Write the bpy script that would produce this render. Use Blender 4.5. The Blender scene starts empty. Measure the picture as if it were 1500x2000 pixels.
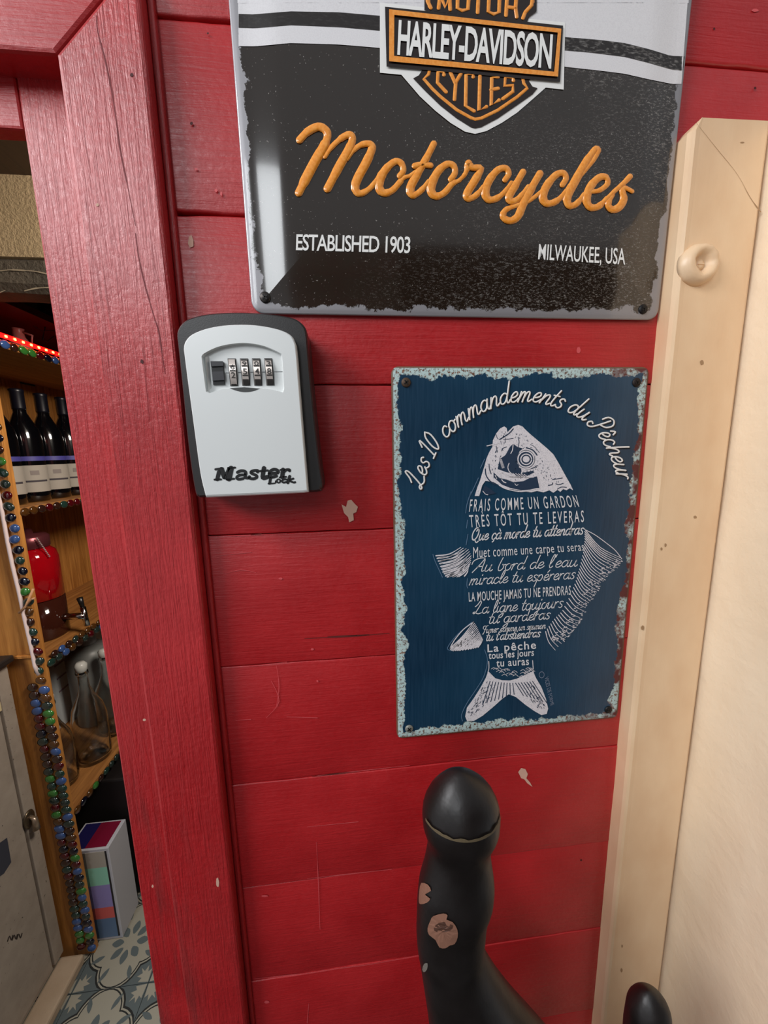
import bpy, bmesh, math, random
from mathutils import Vector, noise, geometry
random.seed(7)
C = bpy.context.scene.collection
R = math.radians
# ------------------------------------------------------------------ camera, world, light
FPX = 729.87
CAM = Vector((-0.00171, -0.28050, 1.44917))
AX = Vector((0.994577, -0.10223, -0.01915)); AU = Vector((0.03543, 0.159522, 0.986558)); AF = Vector((0.097736, 0.98189, -0.162239))
from mathutils import Matrix
cd = bpy.data.cameras.new('camera'); cam = bpy.data.objects.new('camera', cd); C.objects.link(cam)
cd.sensor_fit = 'HORIZONTAL'; cd.sensor_width = 36.0; cd.lens = FPX / 1500 * 36.0
cd.clip_start = 0.01; cd.clip_end = 50
AX.normalize(); AF.normalize(); AU = AX.cross(AF)
m = Matrix((AX, AU, -AF)).transposed().to_4x4(); m.translation = CAM
cam.matrix_world = m
bpy.context.scene.camera = cam
vs = bpy.context.scene.view_settings
vs.view_transform = 'Standard'; vs.look = 'None'; vs.gamma = 1; vs.use_curve_mapping = False; vs.exposure = 0.0
w = bpy.data.worlds.new('world'); bpy.context.scene.world = w; w.use_nodes = True
w.node_tree.nodes['Background'].inputs[0].default_value = (0.92, 0.96, 1.0, 1)
w.node_tree.nodes['Background'].inputs[1].default_value = 0.42
def area(name, loc, tgt, size, power, col):
    l = bpy.data.lights.new(name, 'AREA'); l.shape = 'SQUARE'; l.size = size; l.energy = power; l.color = col
    o = bpy.data.objects.new(name, l); C.objects.link(o); o.location = loc
    o.rotation_euler = (Vector(tgt) - Vector(loc)).to_track_quat('-Z', 'Y').to_euler(); return o
area('daylight_upper_left', (-1.12, -0.62, 2.22), (-0.05, 0, 1.5), 0.6, 17.5, (0.98, 0.98, 1.0))
sg = area('sky_gap_over_the_yard', (-1.35, -3.0, 3.05), (-0.05, 0, 1.55), 0.9, 24, (0.93, 0.97, 1.0))
area('room_fill', (0.20, 0.36, 1.90), (-0.85, 0.80, 1.0), 0.3, 15.0, (1.0, 0.90, 0.78))  # unseen fill light, added to brighten the shelf and room

# ------------------------------------------------------------------ pixel -> real point on a real plane
def ray(x, y): return AF + AX * ((x - 750) / FPX) + AU * ((1000 - y) / FPX)
def at(x, y, Y): d = ray(x, y); return CAM + d * ((Y - CAM.y) / d.y)
def atX(x, y, X): d = ray(x, y); return CAM + d * ((X - CAM.x) / d.x)
def atZ(x, y, Z): d = ray(x, y); return CAM + d * ((Z - CAM.z) / d.z)
def zm(x0, y0, s, pts): return [(x0 + p[0] / s, y0 + p[1] / s) for p in pts]

# ------------------------------------------------------------------ materials
def lin(c):
    return tuple((v / 12.92 if v <= .04045 else ((v + .055) / 1.055) ** 2.4) for v in [q / 255 for q in c])
class N:
    def __init__(s, name):
        s.m = bpy.data.materials.new(name); s.m.use_nodes = True; s.t = s.m.node_tree
        s.b = s.t.nodes['Principled BSDF']; s.pos = s.t.nodes.new('ShaderNodeNewGeometry').outputs['Position']
    def n(s, k, **kw):
        x = s.t.nodes.new(k)
        for a, v in kw.items(): setattr(x, a, v)
        return x
    def l(s, a, b): s.t.links.new(a, b)
    def set(s, sock, v):
        if hasattr(v, 'is_output'): s.l(v, sock)
        else:
            if isinstance(v, (tuple, list)) and len(v) == 3 and sock.type == 'RGBA': v = (*v, 1)
            sock.default_value = v
    def math(s, op, a, b=0.0, c=0.0, clamp=False):
        x = s.n('ShaderNodeMath', operation=op, use_clamp=clamp)
        for i, v in enumerate((a, b, c)): s.set(x.inputs[i], v)
        return x.outputs[0]
    def mapping(s, scale, loc=(0, 0, 0), rot=(0, 0, 0)):
        x = s.n('ShaderNodeMapping'); s.l(s.pos, x.inputs[0]); x.inputs[1].default_value = loc; x.inputs[2].default_value = rot; x.inputs[3].default_value = scale
        return x.outputs[0]
    def noise(s, scale=(1, 1, 1), detail=3, rough=.5, loc=(0, 0, 0), rot=(0, 0, 0), dist=0.0):
        x = s.n('ShaderNodeTexNoise'); s.l(s.mapping(scale, loc, rot), x.inputs['Vector']); x.inputs['Scale'].default_value = 1
        x.inputs['Detail'].default_value = detail; x.inputs['Roughness'].default_value = rough; x.inputs['Distortion'].default_value = dist
        return x.outputs[0]
    def ramp(s, f, lo, hi, a=0.0, b=1.0):
        x = s.n('ShaderNodeMapRange'); s.l(f, x.inputs[0]); x.inputs[1].default_value = lo; x.inputs[2].default_value = hi; x.inputs[3].default_value = a; x.inputs[4].default_value = b
        return x.outputs[0]
    def mix(s, f, a, b):
        x = s.n('ShaderNodeMix', data_type='RGBA'); s.set(x.inputs[0], f); s.set(x.inputs[6], a); s.set(x.inputs[7], b); return x.outputs[2]
    def bump(s, h, strength=.5, dist=.001, prev=None):
        x = s.n('ShaderNodeBump'); x.inputs['Strength'].default_value = strength; x.inputs['Distance'].default_value = dist; s.l(h, x.inputs['Height'])
        if prev: s.l(prev, x.inputs['Normal'])
        return x.outputs[0]
    def out(s, col=None, rough=None, metal=None, normal=None, **kw):
        if col is not None: s.set(s.b.inputs['Base Color'], col)
        if rough is not None: s.set(s.b.inputs['Roughness'], rough)
        if metal is not None: s.set(s.b.inputs['Metallic'], metal)
        if normal is not None: s.l(normal, s.b.inputs['Normal'])
        for k, v in kw.items(): s.set(s.b.inputs[k], v)
        return s.m
def plain(name, rgb, rough=.5, metal=0.0, **kw):
    n = N(name); return n.out(lin(rgb), rough, metal, **kw)

def red_paint(name, vertical, grain=1.0):
    n = N(name)
    sc = (420, 60, 26) if vertical else (26, 60, 420)
    sc2 = (1500, 100, 60) if vertical else (60, 100, 1500)
    g = n.noise(sc, 5, .6, dist=.6); g2 = n.noise(sc2, 2, .5, loc=(3, 1, 2)); big = n.noise((14, 14, 14), 3, .55); lump = n.noise((260, 260, 260), 3, .6, loc=(9, 3, 1))
    col = n.mix(n.ramp(big, .35, .7), lin((170, 25, 30)), lin((190, 38, 42)))
    col = n.mix(n.ramp(g, .62, .8, 0, .35), col, lin((128, 14, 22)))
    if vertical:
        # handling dirt rubbed along the low part of the casing
        z = n.n('ShaderNodeSeparateXYZ'); n.l(n.pos, z.inputs[0])
        d = n.math('MULTIPLY', n.ramp(z.outputs[2], 1.30, 1.12), n.ramp(n.noise((70, 10, 7), 3, .6, loc=(4, 0, 3)), .48, .68))
        d = n.math('MULTIPLY', d, n.ramp(z.outputs[0], -.135, -.16, .25, 1))
        col = n.mix(n.math('MULTIPLY', d, .55), col, lin((92, 52, 50)))
    h = n.math('ADD', n.math('MULTIPLY', g, 1.1 * grain), n.math('MULTIPLY', g2, .22 * grain))
    h = n.math('ADD', h, n.math('MULTIPLY', lump, .55))
    nm = n.bump(h, .8 if vertical else .36, .0011)
    return n.out(col, n.ramp(lump, .3, .7, .3, .48), 0, nm, **{'Specular IOR Level': .55, 'Coat Weight': .45 if vertical else .12, 'Coat Roughness': .32})
RED = red_paint('red_gloss_paint_boards', False)
REDV = red_paint('red_gloss_paint_casing', True, 1.15)
REDSH = plain('dark_red_gap', (70, 4, 8), .7)
def cream_paint():
    n = N('cream_paint'); b = n.noise((30, 30, 16), 3, .5); f = n.noise((500, 500, 90), 3, .5)
    col = n.mix(n.ramp(b, .3, .7), lin((228, 190, 150)), lin((240, 208, 170)))
    return n.out(col, .42, 0, n.bump(n.math('ADD', n.math('MULTIPLY', b, 1.2), n.math('MULTIPLY', f, .25)), .35, .001), **{'Coat Weight': .3, 'Coat Roughness': .35})
CREAM = cream_paint()
def plaster(name, a, b, sc=60, st=.5):
    n = N(name); x = n.noise((sc, sc, sc), 6, .6); y = n.noise((9, 9, 4), 3, .5)
    return n.out(n.mix(n.ramp(y, .3, .7), lin(a), lin(b)), .85, 0, n.bump(x, st, .004))
PLAST = plaster('cream_plaster', (238, 214, 182), (246, 226, 198), 45, .35)
def wood(name, a, b, vertical=True, rough=.5):
    n = N(name); sc = (60, 60, 3.5) if vertical else (60, 3.5, 60)
    g = n.noise(sc, 4, .6, dist=1.2); g2 = n.noise(tuple(v * 4 for v in sc), 3, .5)
    col = n.mix(n.ramp(g, .3, .7), lin(a), lin(b))
    return n.out(col, rough, 0, n.bump(g2, .3, .001))
PINE = wood('varnished_pine', (150, 92, 38), (206, 142, 72)); PINEH = wood('pine_shelf', (140, 88, 42), (190, 132, 72), False)
DKWOOD = wood('dark_wood', (48, 30, 18), (70, 46, 28), False)
def edge_d(n, x0, x1, z0, z1):
    s = n.n('ShaderNodeSeparateXYZ'); n.l(n.pos, s.inputs[0])
    a = n.math('MINIMUM', n.math('SUBTRACT', s.outputs[0], x0), n.math('SUBTRACT', x1, s.outputs[0]))
    b = n.math('MINIMUM', n.math('SUBTRACT', s.outputs[2], z0), n.math('SUBTRACT', z1, s.outputs[2]))
    return n.math('MINIMUM', a, b), s, a, b

# ------------------------------------------------------------------ object helpers
def mk(name, verts, faces, mat, parent=None, smooth=False, label=None, cat=None, group=None, kind=None):
    verts = [Vector(v) for v in verts]
    lo = Vector((min(v[i] for v in verts) for i in range(3))); hi = Vector((max(v[i] for v in verts) for i in range(3)))
    c = (lo + hi) / 2
    if parent is None: c.z = lo.z
    me = bpy.data.meshes.new(name); me.from_pydata([v - c for v in verts], [], faces); me.materials.append(mat)
    bm = bmesh.new(); bm.from_mesh(me); bmesh.ops.recalc_face_normals(bm, faces=bm.faces); bm.to_mesh(me); bm.free()
    if smooth: me.polygons.foreach_set('use_smooth', [True] * len(me.polygons))
    o = bpy.data.objects.new(name, me); C.objects.link(o)
    o.location = c - (wloc(parent) if parent else Vector((0, 0, 0)))
    if parent: o.parent = parent
    tagit(o, label, cat, group, kind); return o
def wloc(o):
    v = Vector(o.location)
    while o.parent: o = o.parent; v = v + Vector(o.location)
    return v
def tagit(o, label=None, cat=None, group=None, kind=None):
    if label: o['label'] = label
    if cat: o['category'] = cat
    if group: o['group'] = group
    if kind: o['kind'] = kind
    return o
def thing(name, loc, label=None, cat=None, group=None, kind=None):
    o = bpy.data.objects.new(name, None); o.empty_display_size = .02; C.objects.link(o); o.location = loc
    return tagit(o, label, cat, group, kind)
class MB:
    def __init__(s): s.v = []; s.f = []
    def add(s, v, f): k = len(s.v); s.v += [Vector(p) for p in v]; s.f += [[i + k for i in q] for q in f]; return s
    def box(s, a, b, bev=0.0):
        a = Vector(a); b = Vector(b); lo = Vector(map(min, a, b)); hi = Vector(map(max, a, b))
        if bev <= 0:
            v = [(x, y, z) for z in (lo.z, hi.z) for y in (lo.y, hi.y) for x in (lo.x, hi.x)]
            return s.add(v, [(0, 2, 3, 1), (4, 5, 7, 6), (0, 1, 5, 4), (2, 6, 7, 3), (0, 4, 6, 2), (1, 3, 7, 5)])
        bm = bmesh.new(); bmesh.ops.create_cube(bm, size=1)
        for q in bm.verts: q.co = Vector(((lo[i] + hi[i]) / 2 + q.co[i] * (hi[i] - lo[i]) for i in range(3)))
        bmesh.ops.bevel(bm, geom=list(bm.edges), offset=bev, segments=2, profile=.5, affect='EDGES')
        return s.bm(bm)
    def bm(s, bm):
        bm.verts.ensure_lookup_table(); bm.verts.index_update()
        s.add([q.co.copy() for q in bm.verts], [[q.index for q in f.verts] for f in bm.faces]); bm.free(); return s
    def lathe(s, c, prof, seg=24, axis='Z', sx=1, sy=1):
        c = Vector(c); v = []
        for r, h in prof:
            for i in range(seg):
                a = 2 * math.pi * i / seg; p = (r * math.cos(a) * sx, r * math.sin(a) * sy, h)
                if axis == 'Y': p = (p[0], h, p[1])
                if axis == 'X': p = (h, p[0], p[1])
                v.append(c + Vector(p))
        f = [(k * seg + i, k * seg + (i + 1) % seg, (k + 1) * seg + (i + 1) % seg, (k + 1) * seg + i) for k in range(len(prof) - 1) for i in range(seg)]
        f += [list(range(seg))[::-1], [(len(prof) - 1) * seg + i for i in range(seg)]]
        return s.add(v, f)
    def tube(s, pts, r, seg=8):
        pts = [Vector(p) for p in pts]; v = []; up = Vector((.13, .27, .95))
        for k, p in enumerate(pts):
            t = (pts[min(k + 1, len(pts) - 1)] - pts[max(k - 1, 0)]).normalized(); a = t.cross(up).normalized(); b = t.cross(a); rr = r[k] if isinstance(r, (list, tuple)) else r
            v += [p + (a * math.cos(2 * math.pi * i / seg) + b * math.sin(2 * math.pi * i / seg)) * rr for i in range(seg)]
        f = [(k * seg + i, k * seg + (i + 1) % seg, (k + 1) * seg + (i + 1) % seg, (k + 1) * seg + i) for k in range(len(pts) - 1) for i in range(seg)]
        f += [list(range(seg))[::-1], [(len(pts) - 1) * seg + i for i in range(seg)]]
        return s.add(v, f)
    def prism(s, front, back):
        n = len(front); s.add(list(front) + list(back), [(i, (i + 1) % n, n + (i + 1) % n, n + i) for i in range(n)])
        k = len(s.v) - 2 * n
        for t in geometry.tessellate_polygon([front]): s.f.append([k + q for q in t])
        for t in geometry.tessellate_polygon([back]): s.f.append([k + n + q for q in t])
        return s
    def mk(s, name, mat, parent=None, smooth=False, **kw): return mk(name, s.v, s.f, mat, parent, smooth, **kw)
def smooth_pts(p, k=5, closed=False):
    n = len(p)
    if n < 3: return list(p)
    out = []; rng = range(n if closed else n - 1)
    for i in rng:
        g = (lambda j: p[j % n]) if closed else (lambda j: p[max(0, min(n - 1, j))])
        a, b, c, d = g(i - 1), g(i), g(i + 1), g(i + 2)
        for t in [q / k for q in range(k)]:
            out.append(tuple(.5 * (2 * b[j] + (c[j] - a[j]) * t + (2 * a[j] - 5 * b[j] + 4 * c[j] - d[j]) * t * t + (3 * b[j] - a[j] - 3 * c[j] + d[j]) * t ** 3) for j in (0, 1)))
    if not closed: out.append(tuple(p[-1]))
    return out
def ribbon(mb, pts, wid, P, raise_=0.0, cap=True):
    """a painted stroke: pts in sign picture units, wid = width in the same units; P(x, y, lift) -> point on the sign"""
    n = len(pts)
    if n < 2: return
    w = wid if isinstance(wid, (list, tuple)) else [wid] * n
    w = [w[min(len(w) - 1, int(i * len(w) / n))] for i in range(n)] if len(w) != n else list(w)
    fr = []
    for i in range(n):
        a = pts[max(0, i - 1)]; b = pts[min(n - 1, i + 1)]; dx, dy = b[0] - a[0], b[1] - a[1]; L = math.hypot(dx, dy) or 1
        fr.append((pts[i], dx / L, dy / L, w[i] / 2))
    if cap:
        (p, dx, dy, h) = fr[0]; pre = [((p[0] - dx * h * k, p[1] - dy * h * k), dx, dy, h * math.sqrt(max(0, 1 - k * k)) + .01) for k in (.98, .7, .35)]
        (p, dx, dy, h) = fr[-1]; post = [((p[0] + dx * h * k, p[1] + dy * h * k), dx, dy, h * math.sqrt(max(0, 1 - k * k)) + .01) for k in (.35, .7, .98)]
        fr = pre + fr + post
    prof = [(-1, 0), (1, 0)] if raise_ == 0 else [(-1, 0), (-.8, .6), (-.35, 1), (.35, 1), (.8, .6), (1, 0)]
    m_ = len(prof); v = []
    for (p, dx, dy, h) in fr:
        for a, b in prof: v.append(P(p[0] - dy * h * a, p[1] + dx * h * a, b * raise_ * min(1, h / (max(w) / 2) + .15)))
    mb.add(v, [(k * m_ + i, k * m_ + i + 1, (k + 1) * m_ + i + 1, (k + 1) * m_ + i) for k in range(len(fr) - 1) for i in range(m_ - 1)])
def fill(mb, pts, P, lift=0.0):
    v = [P(x, y, lift) for x, y in pts]
    t = geometry.tessellate_polygon([[Vector((x, y, 0)) for x, y in pts]])
    mb.add(v, [list(q) for q in t])
def fillgrid(mb, top, bot, P, lift=0.0, nx=24, ny=4):
    """strip between two polylines, subdivided so it follows the curved sheet"""
    def samp(pl, t):
        x = pl[0][0] + (pl[-1][0] - pl[0][0]) * t
        for a, b in zip(pl, pl[1:]):
            if a[0] <= x <= b[0] + 1e-6: return (x, a[1] + (b[1] - a[1]) * ((x - a[0]) / (b[0] - a[0] or 1)))
        return pl[-1]
    v = []
    for i in range(nx + 1):
        a = samp(top, i / nx); b = samp(bot, i / nx)
        for j in range(ny + 1): q = j / ny; v.append(P(a[0] + (b[0] - a[0]) * q, a[1] + (b[1] - a[1]) * q, lift))
    mb.add(v, [(i * (ny + 1) + j, i * (ny + 1) + j + 1, (i + 1) * (ny + 1) + j + 1, (i + 1) * (ny + 1) + j) for i in range(nx) for j in range(ny)])
_cache = {}
def text_mesh(s, offset=0.0, shear=0.0, spacing=1.0):
    key = (s, offset, shear, spacing)
    if key in _cache: return _cache[key]
    cu = bpy.data.curves.new('t', 'FONT'); cu.body = s; cu.size = 1; cu.offset = offset; cu.shear = shear; cu.space_character = spacing; cu.resolution_u = 3
    o = bpy.data.objects.new('t', cu); C.objects.link(o); dg = bpy.context.evaluated_depsgraph_get(); dg.update()
    me = bpy.data.meshes.new_from_object(o.evaluated_get(dg)); v = [q.co.copy() for q in me.vertices]; f = [list(p.vertices) for p in me.polygons]
    bpy.data.objects.remove(o); bpy.data.curves.remove(cu); bpy.data.meshes.remove(me)
    _cache[key] = (v, f); return v, f
def text_quad(mb, s, TL, TR, BR, BL, P, lift=0.0, **kw):
    """baseline BL-BR, cap height up to TL-TR"""
    hv, _ = text_mesh('H'); cap = max(q.y for q in hv)
    v, f = text_mesh(s, **kw); x0 = min(q.x for q in v); x1 = max(q.x for q in v); out = []
    for q in v:
        a = (q.x - x0) / (x1 - x0); b = q.y / cap
        out.append(P(*[(BL[i] * (1 - a) + BR[i] * a) * (1 - b) + (TL[i] * (1 - a) + TR[i] * a) * b for i in (0, 1)], lift))
    mb.add(out, f)

# ------------------------------------------------------------------ script alphabet (strokes; x-height 100)
G = {
'a': (98, ["72,80 50,100 22,88 5,50 15,10 40,4 62,30 76,92", "78,100 70,40 78,6 92,6 100,25"]),
'b': (90, ["34,200 18,120 10,50 20,5 48,4 70,40 66,85 52,96 60,84 92,92"]),
'c': (78, ["66,80 48,100 22,88 6,50 16,10 42,2 66,20 80,40"]),
'd': (98, ["72,80 50,100 22,88 5,50 15,10 40,4 62,30 76,92", "90,205 78,110 70,40 78,6 92,6 100,25"]),
'e': (76, ["8,42 40,50 62,72 52,98 28,92 8,55 12,14 36,2 60,14 78,36"]),
'g': (95, ["72,80 50,100 22,88 5,50 15,10 40,4 62,30 76,92", "78,100 72,20 58,-60 30,-85 8,-65 40,-30 96,15"]),
'h': (92, ["30,205 14,100 6,0", "10,30 30,80 55,100 68,80 62,20 72,2 92,22"]),
'i': (46, ["14,100 10,40 14,6 28,2 46,22", "24,142 27,158"]),
'j': (44, ["20,100 10,0 -4,-65 -25,-80 -35,-60 0,-25 42,15", "28,142 31,158"]),
'l': (50, ["5,40 40,120 48,190 34,200 18,140 10,50 18,5 34,4 50,25"]),
'm': (130, ["14,98 8,40 2,0", "8,30 26,82 46,98 54,78 44,0", "48,30 66,82 88,98 98,78 92,20 102,2 128,22"]),
'n': (92, ["14,98 8,40 2,0", "8,30 28,82 54,100 66,78 60,20 70,2 92,20"]),
'o': (88, ["60,92 38,100 12,80 6,40 22,4 48,4 70,40 66,85 52,96", "60,92 72,78 90,84"]),
'p': (94, ["16,98 4,0 -10,-95", "8,40 30,90 56,98 72,60 58,12 32,2 16,20"]),
'r': (64, ["13,98 8,50 3,0", "7,40 22,78 42,98 58,92"]),
's': (64, ["60,88 42,102 18,90 18,66 46,46 52,18 30,0 4,12"]),
't': (56, ["38,170 20,90 12,30 22,4 38,6 56,24", "0,108 54,112"]),
'u': (98, ["14,98 6,40 12,6 34,4 58,40 72,98", "74,98 64,40 70,6 84,4 100,24"]),
'L': (118, ["0,120 30,150 60,205 78,180 62,120 30,40 4,8 -14,20 8,34 60,2 112,16"]),
'P': (120, ["66,185 50,100 30,20 0,-8 -28,14 -18,48 4,42", "14,140 26,195 76,212 118,172 104,112 60,88"]),
'Q': (135, ["95,185 55,208 12,150 4,70 38,8 86,40 108,120 92,190 64,150", "20,20 60,14 104,-34 136,-12"]),
'A': (135, ["-8,-6 60,110 104,200", "-40,120 -30,170 20,205 104,200 100,60 106,6 128,14", "34,78 104,84"]),
'F': (110, ["0,120 -10,160 20,198 70,190 130,200", "78,195 60,80 30,-24 10,-20", "30,100 84,106"]),
'1': (62, ["0,150 34,200 22,4", "-6,0 50,4"]), '0': (92, ["48,200 16,160 8,60 32,0 62,40 74,140 48,200"]),
"'": (30, ["16,200 8,160"]), ' ': (58, []),
}
G['ç'] = (78, G['c'][1] + ["44,0 50,-20 30,-38"]); G['é'] = (76, G['e'][1] + ["36,130 58,165"]); G['à'] = (98, G['a'][1] + ["34,165 58,130"]); G['ê'] = (76, G['e'][1] + ["20,125 44,158 62,125"])
def script(mb, s, path, xh, wid, P, slant=.3, lift=0.0, raise_=0.0, wx=1.0):
    """write s along the path (picture units, baseline), glyph advances scaled to fill it"""
    L = [0]
    for a, b in zip(path, path[1:]): L.append(L[-1] + math.hypot(b[0] - a[0], b[1] - a[1]))
    tot = sum(G[c][0] for c in s); sc = L[-1] / tot
    def on(d):
        d2 = max(0, min(L[-1], d)); i = 0
        while i < len(L) - 2 and L[i + 1] < d2: i += 1
        t = (d2 - L[i]) / (L[i + 1] - L[i]); a, b = path[i], path[i + 1]; ux, uy = (b[0] - a[0]) / (L[i + 1] - L[i]), (b[1] - a[1]) / (L[i + 1] - L[i])
        e = d - d2
        return a[0] + (b[0] - a[0]) * t + ux * e, a[1] + (b[1] - a[1]) * t + uy * e, ux, uy
    x = 0
    for c in s:
        adv, st = G[c]
        cx, cy, ux, uy = on((x + adv / 2) * sc)
        for q in st:
            pts = [tuple(map(float, k.split(','))) for k in q.split()]; pts = smooth_pts(pts, 4); o = []
            for gx, gy in pts:
                a = (gx - adv / 2) * sc + slant * (gy - 50) * xh / 100; b = gy * xh / 100
                o.append((cx + ux * a + uy * b, cy + uy * a - ux * b))
            ribbon(mb, o, wid, P, raise_)
        x += adv

# ================================================================== SETTING
Z0, DZ = 1.7084, 0.10632
joints = [Z0 + DZ * q for q in (7, 6, 5, 4, 3)] + [Z0 + DZ * 2, Z0 + DZ, Z0, 1.6026, 1.4962, 1.3895, 1.2843, 1.1782, 1.0745, .9708, .8645, .758, .652, .546, .44, .333, .227, .12, 0.0]
gaps = [.0010] * 5 + [.0012, .0010, .0011, .0015, .0006, .0006, .0004, .00035, .0002, .0004] + [.0006] * 12
wall = MB()
wall.box((-.188, .012, 0), (1.6, .06, 2.5)).box((-1.15, .012, 1.69), (-.188, .017, 2.5)).box((-1.9, .012, 0), (-1.15, .06, 2.5))
wall_back = wall.mk('wall_back', REDSH, label='red painted board wall carrying the two metal signs', kind='structure')
for k, (zt, zb) in enumerate(zip(joints, joints[1:])):
    v = []; X0, X1 = (-1.9 if zb > 1.70 else -.15), 1.6; n = int((X1 - X0) / .0085)
    for i in range(n + 1):
        x = X0 + (X1 - X0) * i / n
        jt = noise.noise(Vector((x * 40, k * 7.3, 0))) * .0005 + noise.noise(Vector((x * 160, k * 3.1, 5))) * .00025
        jb = noise.noise(Vector((x * 40, k * 7.3 + 7.3, 0))) * .0005 + noise.noise(Vector((x * 160, k * 3.1 + 3.1, 5))) * .00025
        gt = gaps[k] * (.5 + .9 * abs(noise.noise(Vector((x * 22, k * 2.7, 9))))) / 1.0; gb = gaps[k + 1] * (.5 + .9 * abs(noise.noise(Vector((x * 22, (k + 1) * 2.7, 9)))))
        t = zt + jt - gt; b = zb + jb + gb; r = .0011 if k < 8 else .0006
        y0 = noise.noise(Vector((x * 3, k * 1.7, 2))) * .0003 + (.0003 if k % 2 else -.0002)
        v += [(x, .0115, t), (x, y0 + r, t), (x, y0 + r * .3, t - r * .45), (x, y0, t - r * 1.6), (x, y0, b + r * 1.6), (x, y0 + r * .3, b + r * .45), (x, y0 + r, b), (x, .0115, b)]
    f = [(i * 8 + j, i * 8 + (j + 1) % 8, (i + 1) * 8 + (j + 1) % 8, (i + 1) * 8 + j) for i in range(n) for j in range(8)]
    f += [list(range(8)), [n * 8 + j for j in range(8)][::-1]]
    mk('plank', v, f, RED, wall_back, smooth=True)
# old paint filler and painted highlights in the nearly closed joints, and wear marks
WORN = plain('bare_pale_chip', (214, 170, 150), .8); PINK = plain('scratch_and_highlight_pink', (214, 84, 88), .5)
PW = lambda x, y, l: at(x, y, -.0006 - l)
def chip(pts, mat=WORN, nm='paint_chip'):
    mb = MB(); fill(mb, pts, PW); mb.mk(nm, mat, wall_back)
def blob(cx, cy, rx, ry, seed, n=16):
    return [(cx + rx * math.cos(a) * (1 + .5 * noise.noise(Vector((math.cos(a) * 2, math.sin(a) * 2, seed)))), cy + ry * math.sin(a) * (1 + .5 * noise.noise(Vector((math.sin(a) * 2, seed, math.cos(a) * 2))))) for a in [2 * math.pi * i / n for i in range(n)]]
chip(zm(0, 0, 1, [(667, 985), (676, 990), (679, 978), (686, 976), (693, 984), (699, 990), (696, 1000), (690, 1003), (691, 1016), (682, 1020), (680, 1010), (672, 1002)]))
chip([(369, 462), (374, 459), (378, 470), (378, 481), (371, 484), (367, 476)])
chip([(1012, 1508), (1018, 1500), (1026, 1502), (1031, 1512), (1028, 1520), (1035, 1528), (1040, 1537), (1030, 1530), (1024, 1522), (1018, 1520)])
for s_, a in enumerate([(422, 372, 3, 3), (432, 378, 2, 4), (383, 330, 3, 2), (1130, 684, 4, 6), (548, 1130, 4, 2), (620, 1330, 2, 2), (1475, 20, 7, 3), (517, 1750, 6, 2), (1335, 84, 3, 2), (521, 1957, 5, 3), (610, 1268, 3, 2)]):
    chip(blob(a[0], a[1], a[2], a[3], s_), PINK)
scr = MB()
for pts in [[(618, 1645), (622, 1730), (625, 1815)], [(600, 1902), (660, 1892), (720, 1884), (816, 1867)], [(497, 1912), (560, 1905), (600, 1901)], [(467, 1534), (540, 1526), (600, 1519)], [(620, 1515), (700, 1506), (800, 1495)], [(880, 1487), (980, 1476), (1100, 1467), (1200, 1460)],
            [(443, 1305), (520, 1298), (560, 1293)], [(600, 1716), (680, 1707), (765, 1698)], [(400, 1048), (470, 1046), (560, 1042)], [(440, 1120), (470, 1113), (500, 1118)], [(460, 1407), (490, 1405)], [(540, 1300), (545, 1340), (540, 1380)], [(520, 1402), (545, 1370), (530, 1330)], [(603, 1960), (600, 1998)], [(600, 1615), (700, 1605)], [(560, 1400), (620, 1402)], [(420, 1085), (490, 1078)]]:
    ribbon(scr, smooth_pts(pts, 4), [.6, 1.3, .8], PW)
scr.mk('scratch_and_highlight', PINK, wall_back)  # real scratches, plus joint highlights drawn in the same pink
scd = MB()
for pts in [[(595, 1247), (680, 1243), (760, 1237)], [(640, 1243), (720, 1240)], [(610, 1517), (660, 1511), (700, 1507)], [(490, 1045), (510, 1043)]]: ribbon(scd, smooth_pts(pts, 4), [1, 2.4, 1], PW)
scd.mk('crack', plain('brown_crack', (96, 30, 26), .9), wall_back)
for c_ in [(374, 241, 3), (406, 65, 2), (1475, 172, 2.5), (1395, 56, 2), (1135, 1680, 2)]: chip(blob(c_[0], c_[1], c_[2], c_[2], 3), REDSH, 'nail_hole')

# door frame
door = thing('door_1', (-.19, 0, 0), label='red painted door frame with mitred casing left of the signs', kind='structure')
def mitre_board(name, poly, yf, yb, mat, rnd=.0022):
    """poly: x,z outline; board between yf (front) and yb with a rounded front edge"""
    mb = MB(); n = len(poly); cx = sum(p[0] for p in poly) / n; cz = sum(p[1] for p in poly) / n; rings = []
    def ins(d):
        out = []
        for i in range(n):
            a, b, c = poly[i - 1], poly[i], poly[(i + 1) % n]
            e1 = Vector((b[0] - a[0], b[1] - a[1])).normalized(); e2 = Vector((c[0] - b[0], c[1] - b[1])).normalized()
            n1 = Vector((-e1.y, e1.x)); n2 = Vector((-e2.y, e2.x)); s = (n1 + n2); s = s / (s.dot(n1))
            out.append((b[0] + s.x * d, b[1] + s.y * d))
        return out
    for d, y in ((0, yb), (0, yf + rnd), (rnd * .3, yf + rnd * .3), (rnd, yf)):
        rings.append([(x, y, z) for x, z in ins(d)])
    v = sum(rings, []); f = [(k * n + i, k * n + (i + 1) % n, (k + 1) * n + (i + 1) % n, (k + 1) * n + i) for k in range(3) for i in range(n)]
    f += [list(range(n))[::-1], [3 * n + i for i in range(n)]]
    mb.add(v, f); o = mb.mk(name, mat, door); return o
ZI, ZO = 1.6745, 1.7230
mitre_board('side_casing', [(-.1565, 0), (-.1083, 0), (-.1083, ZO), (-.1565, ZI)], -.0125, .0114, REDV)
mitre_board('head_casing', [(-1.2, ZI), (-.1568, ZI), (-.1086, ZO), (-1.2, ZO)], -.0125, .0114, RED)
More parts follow.
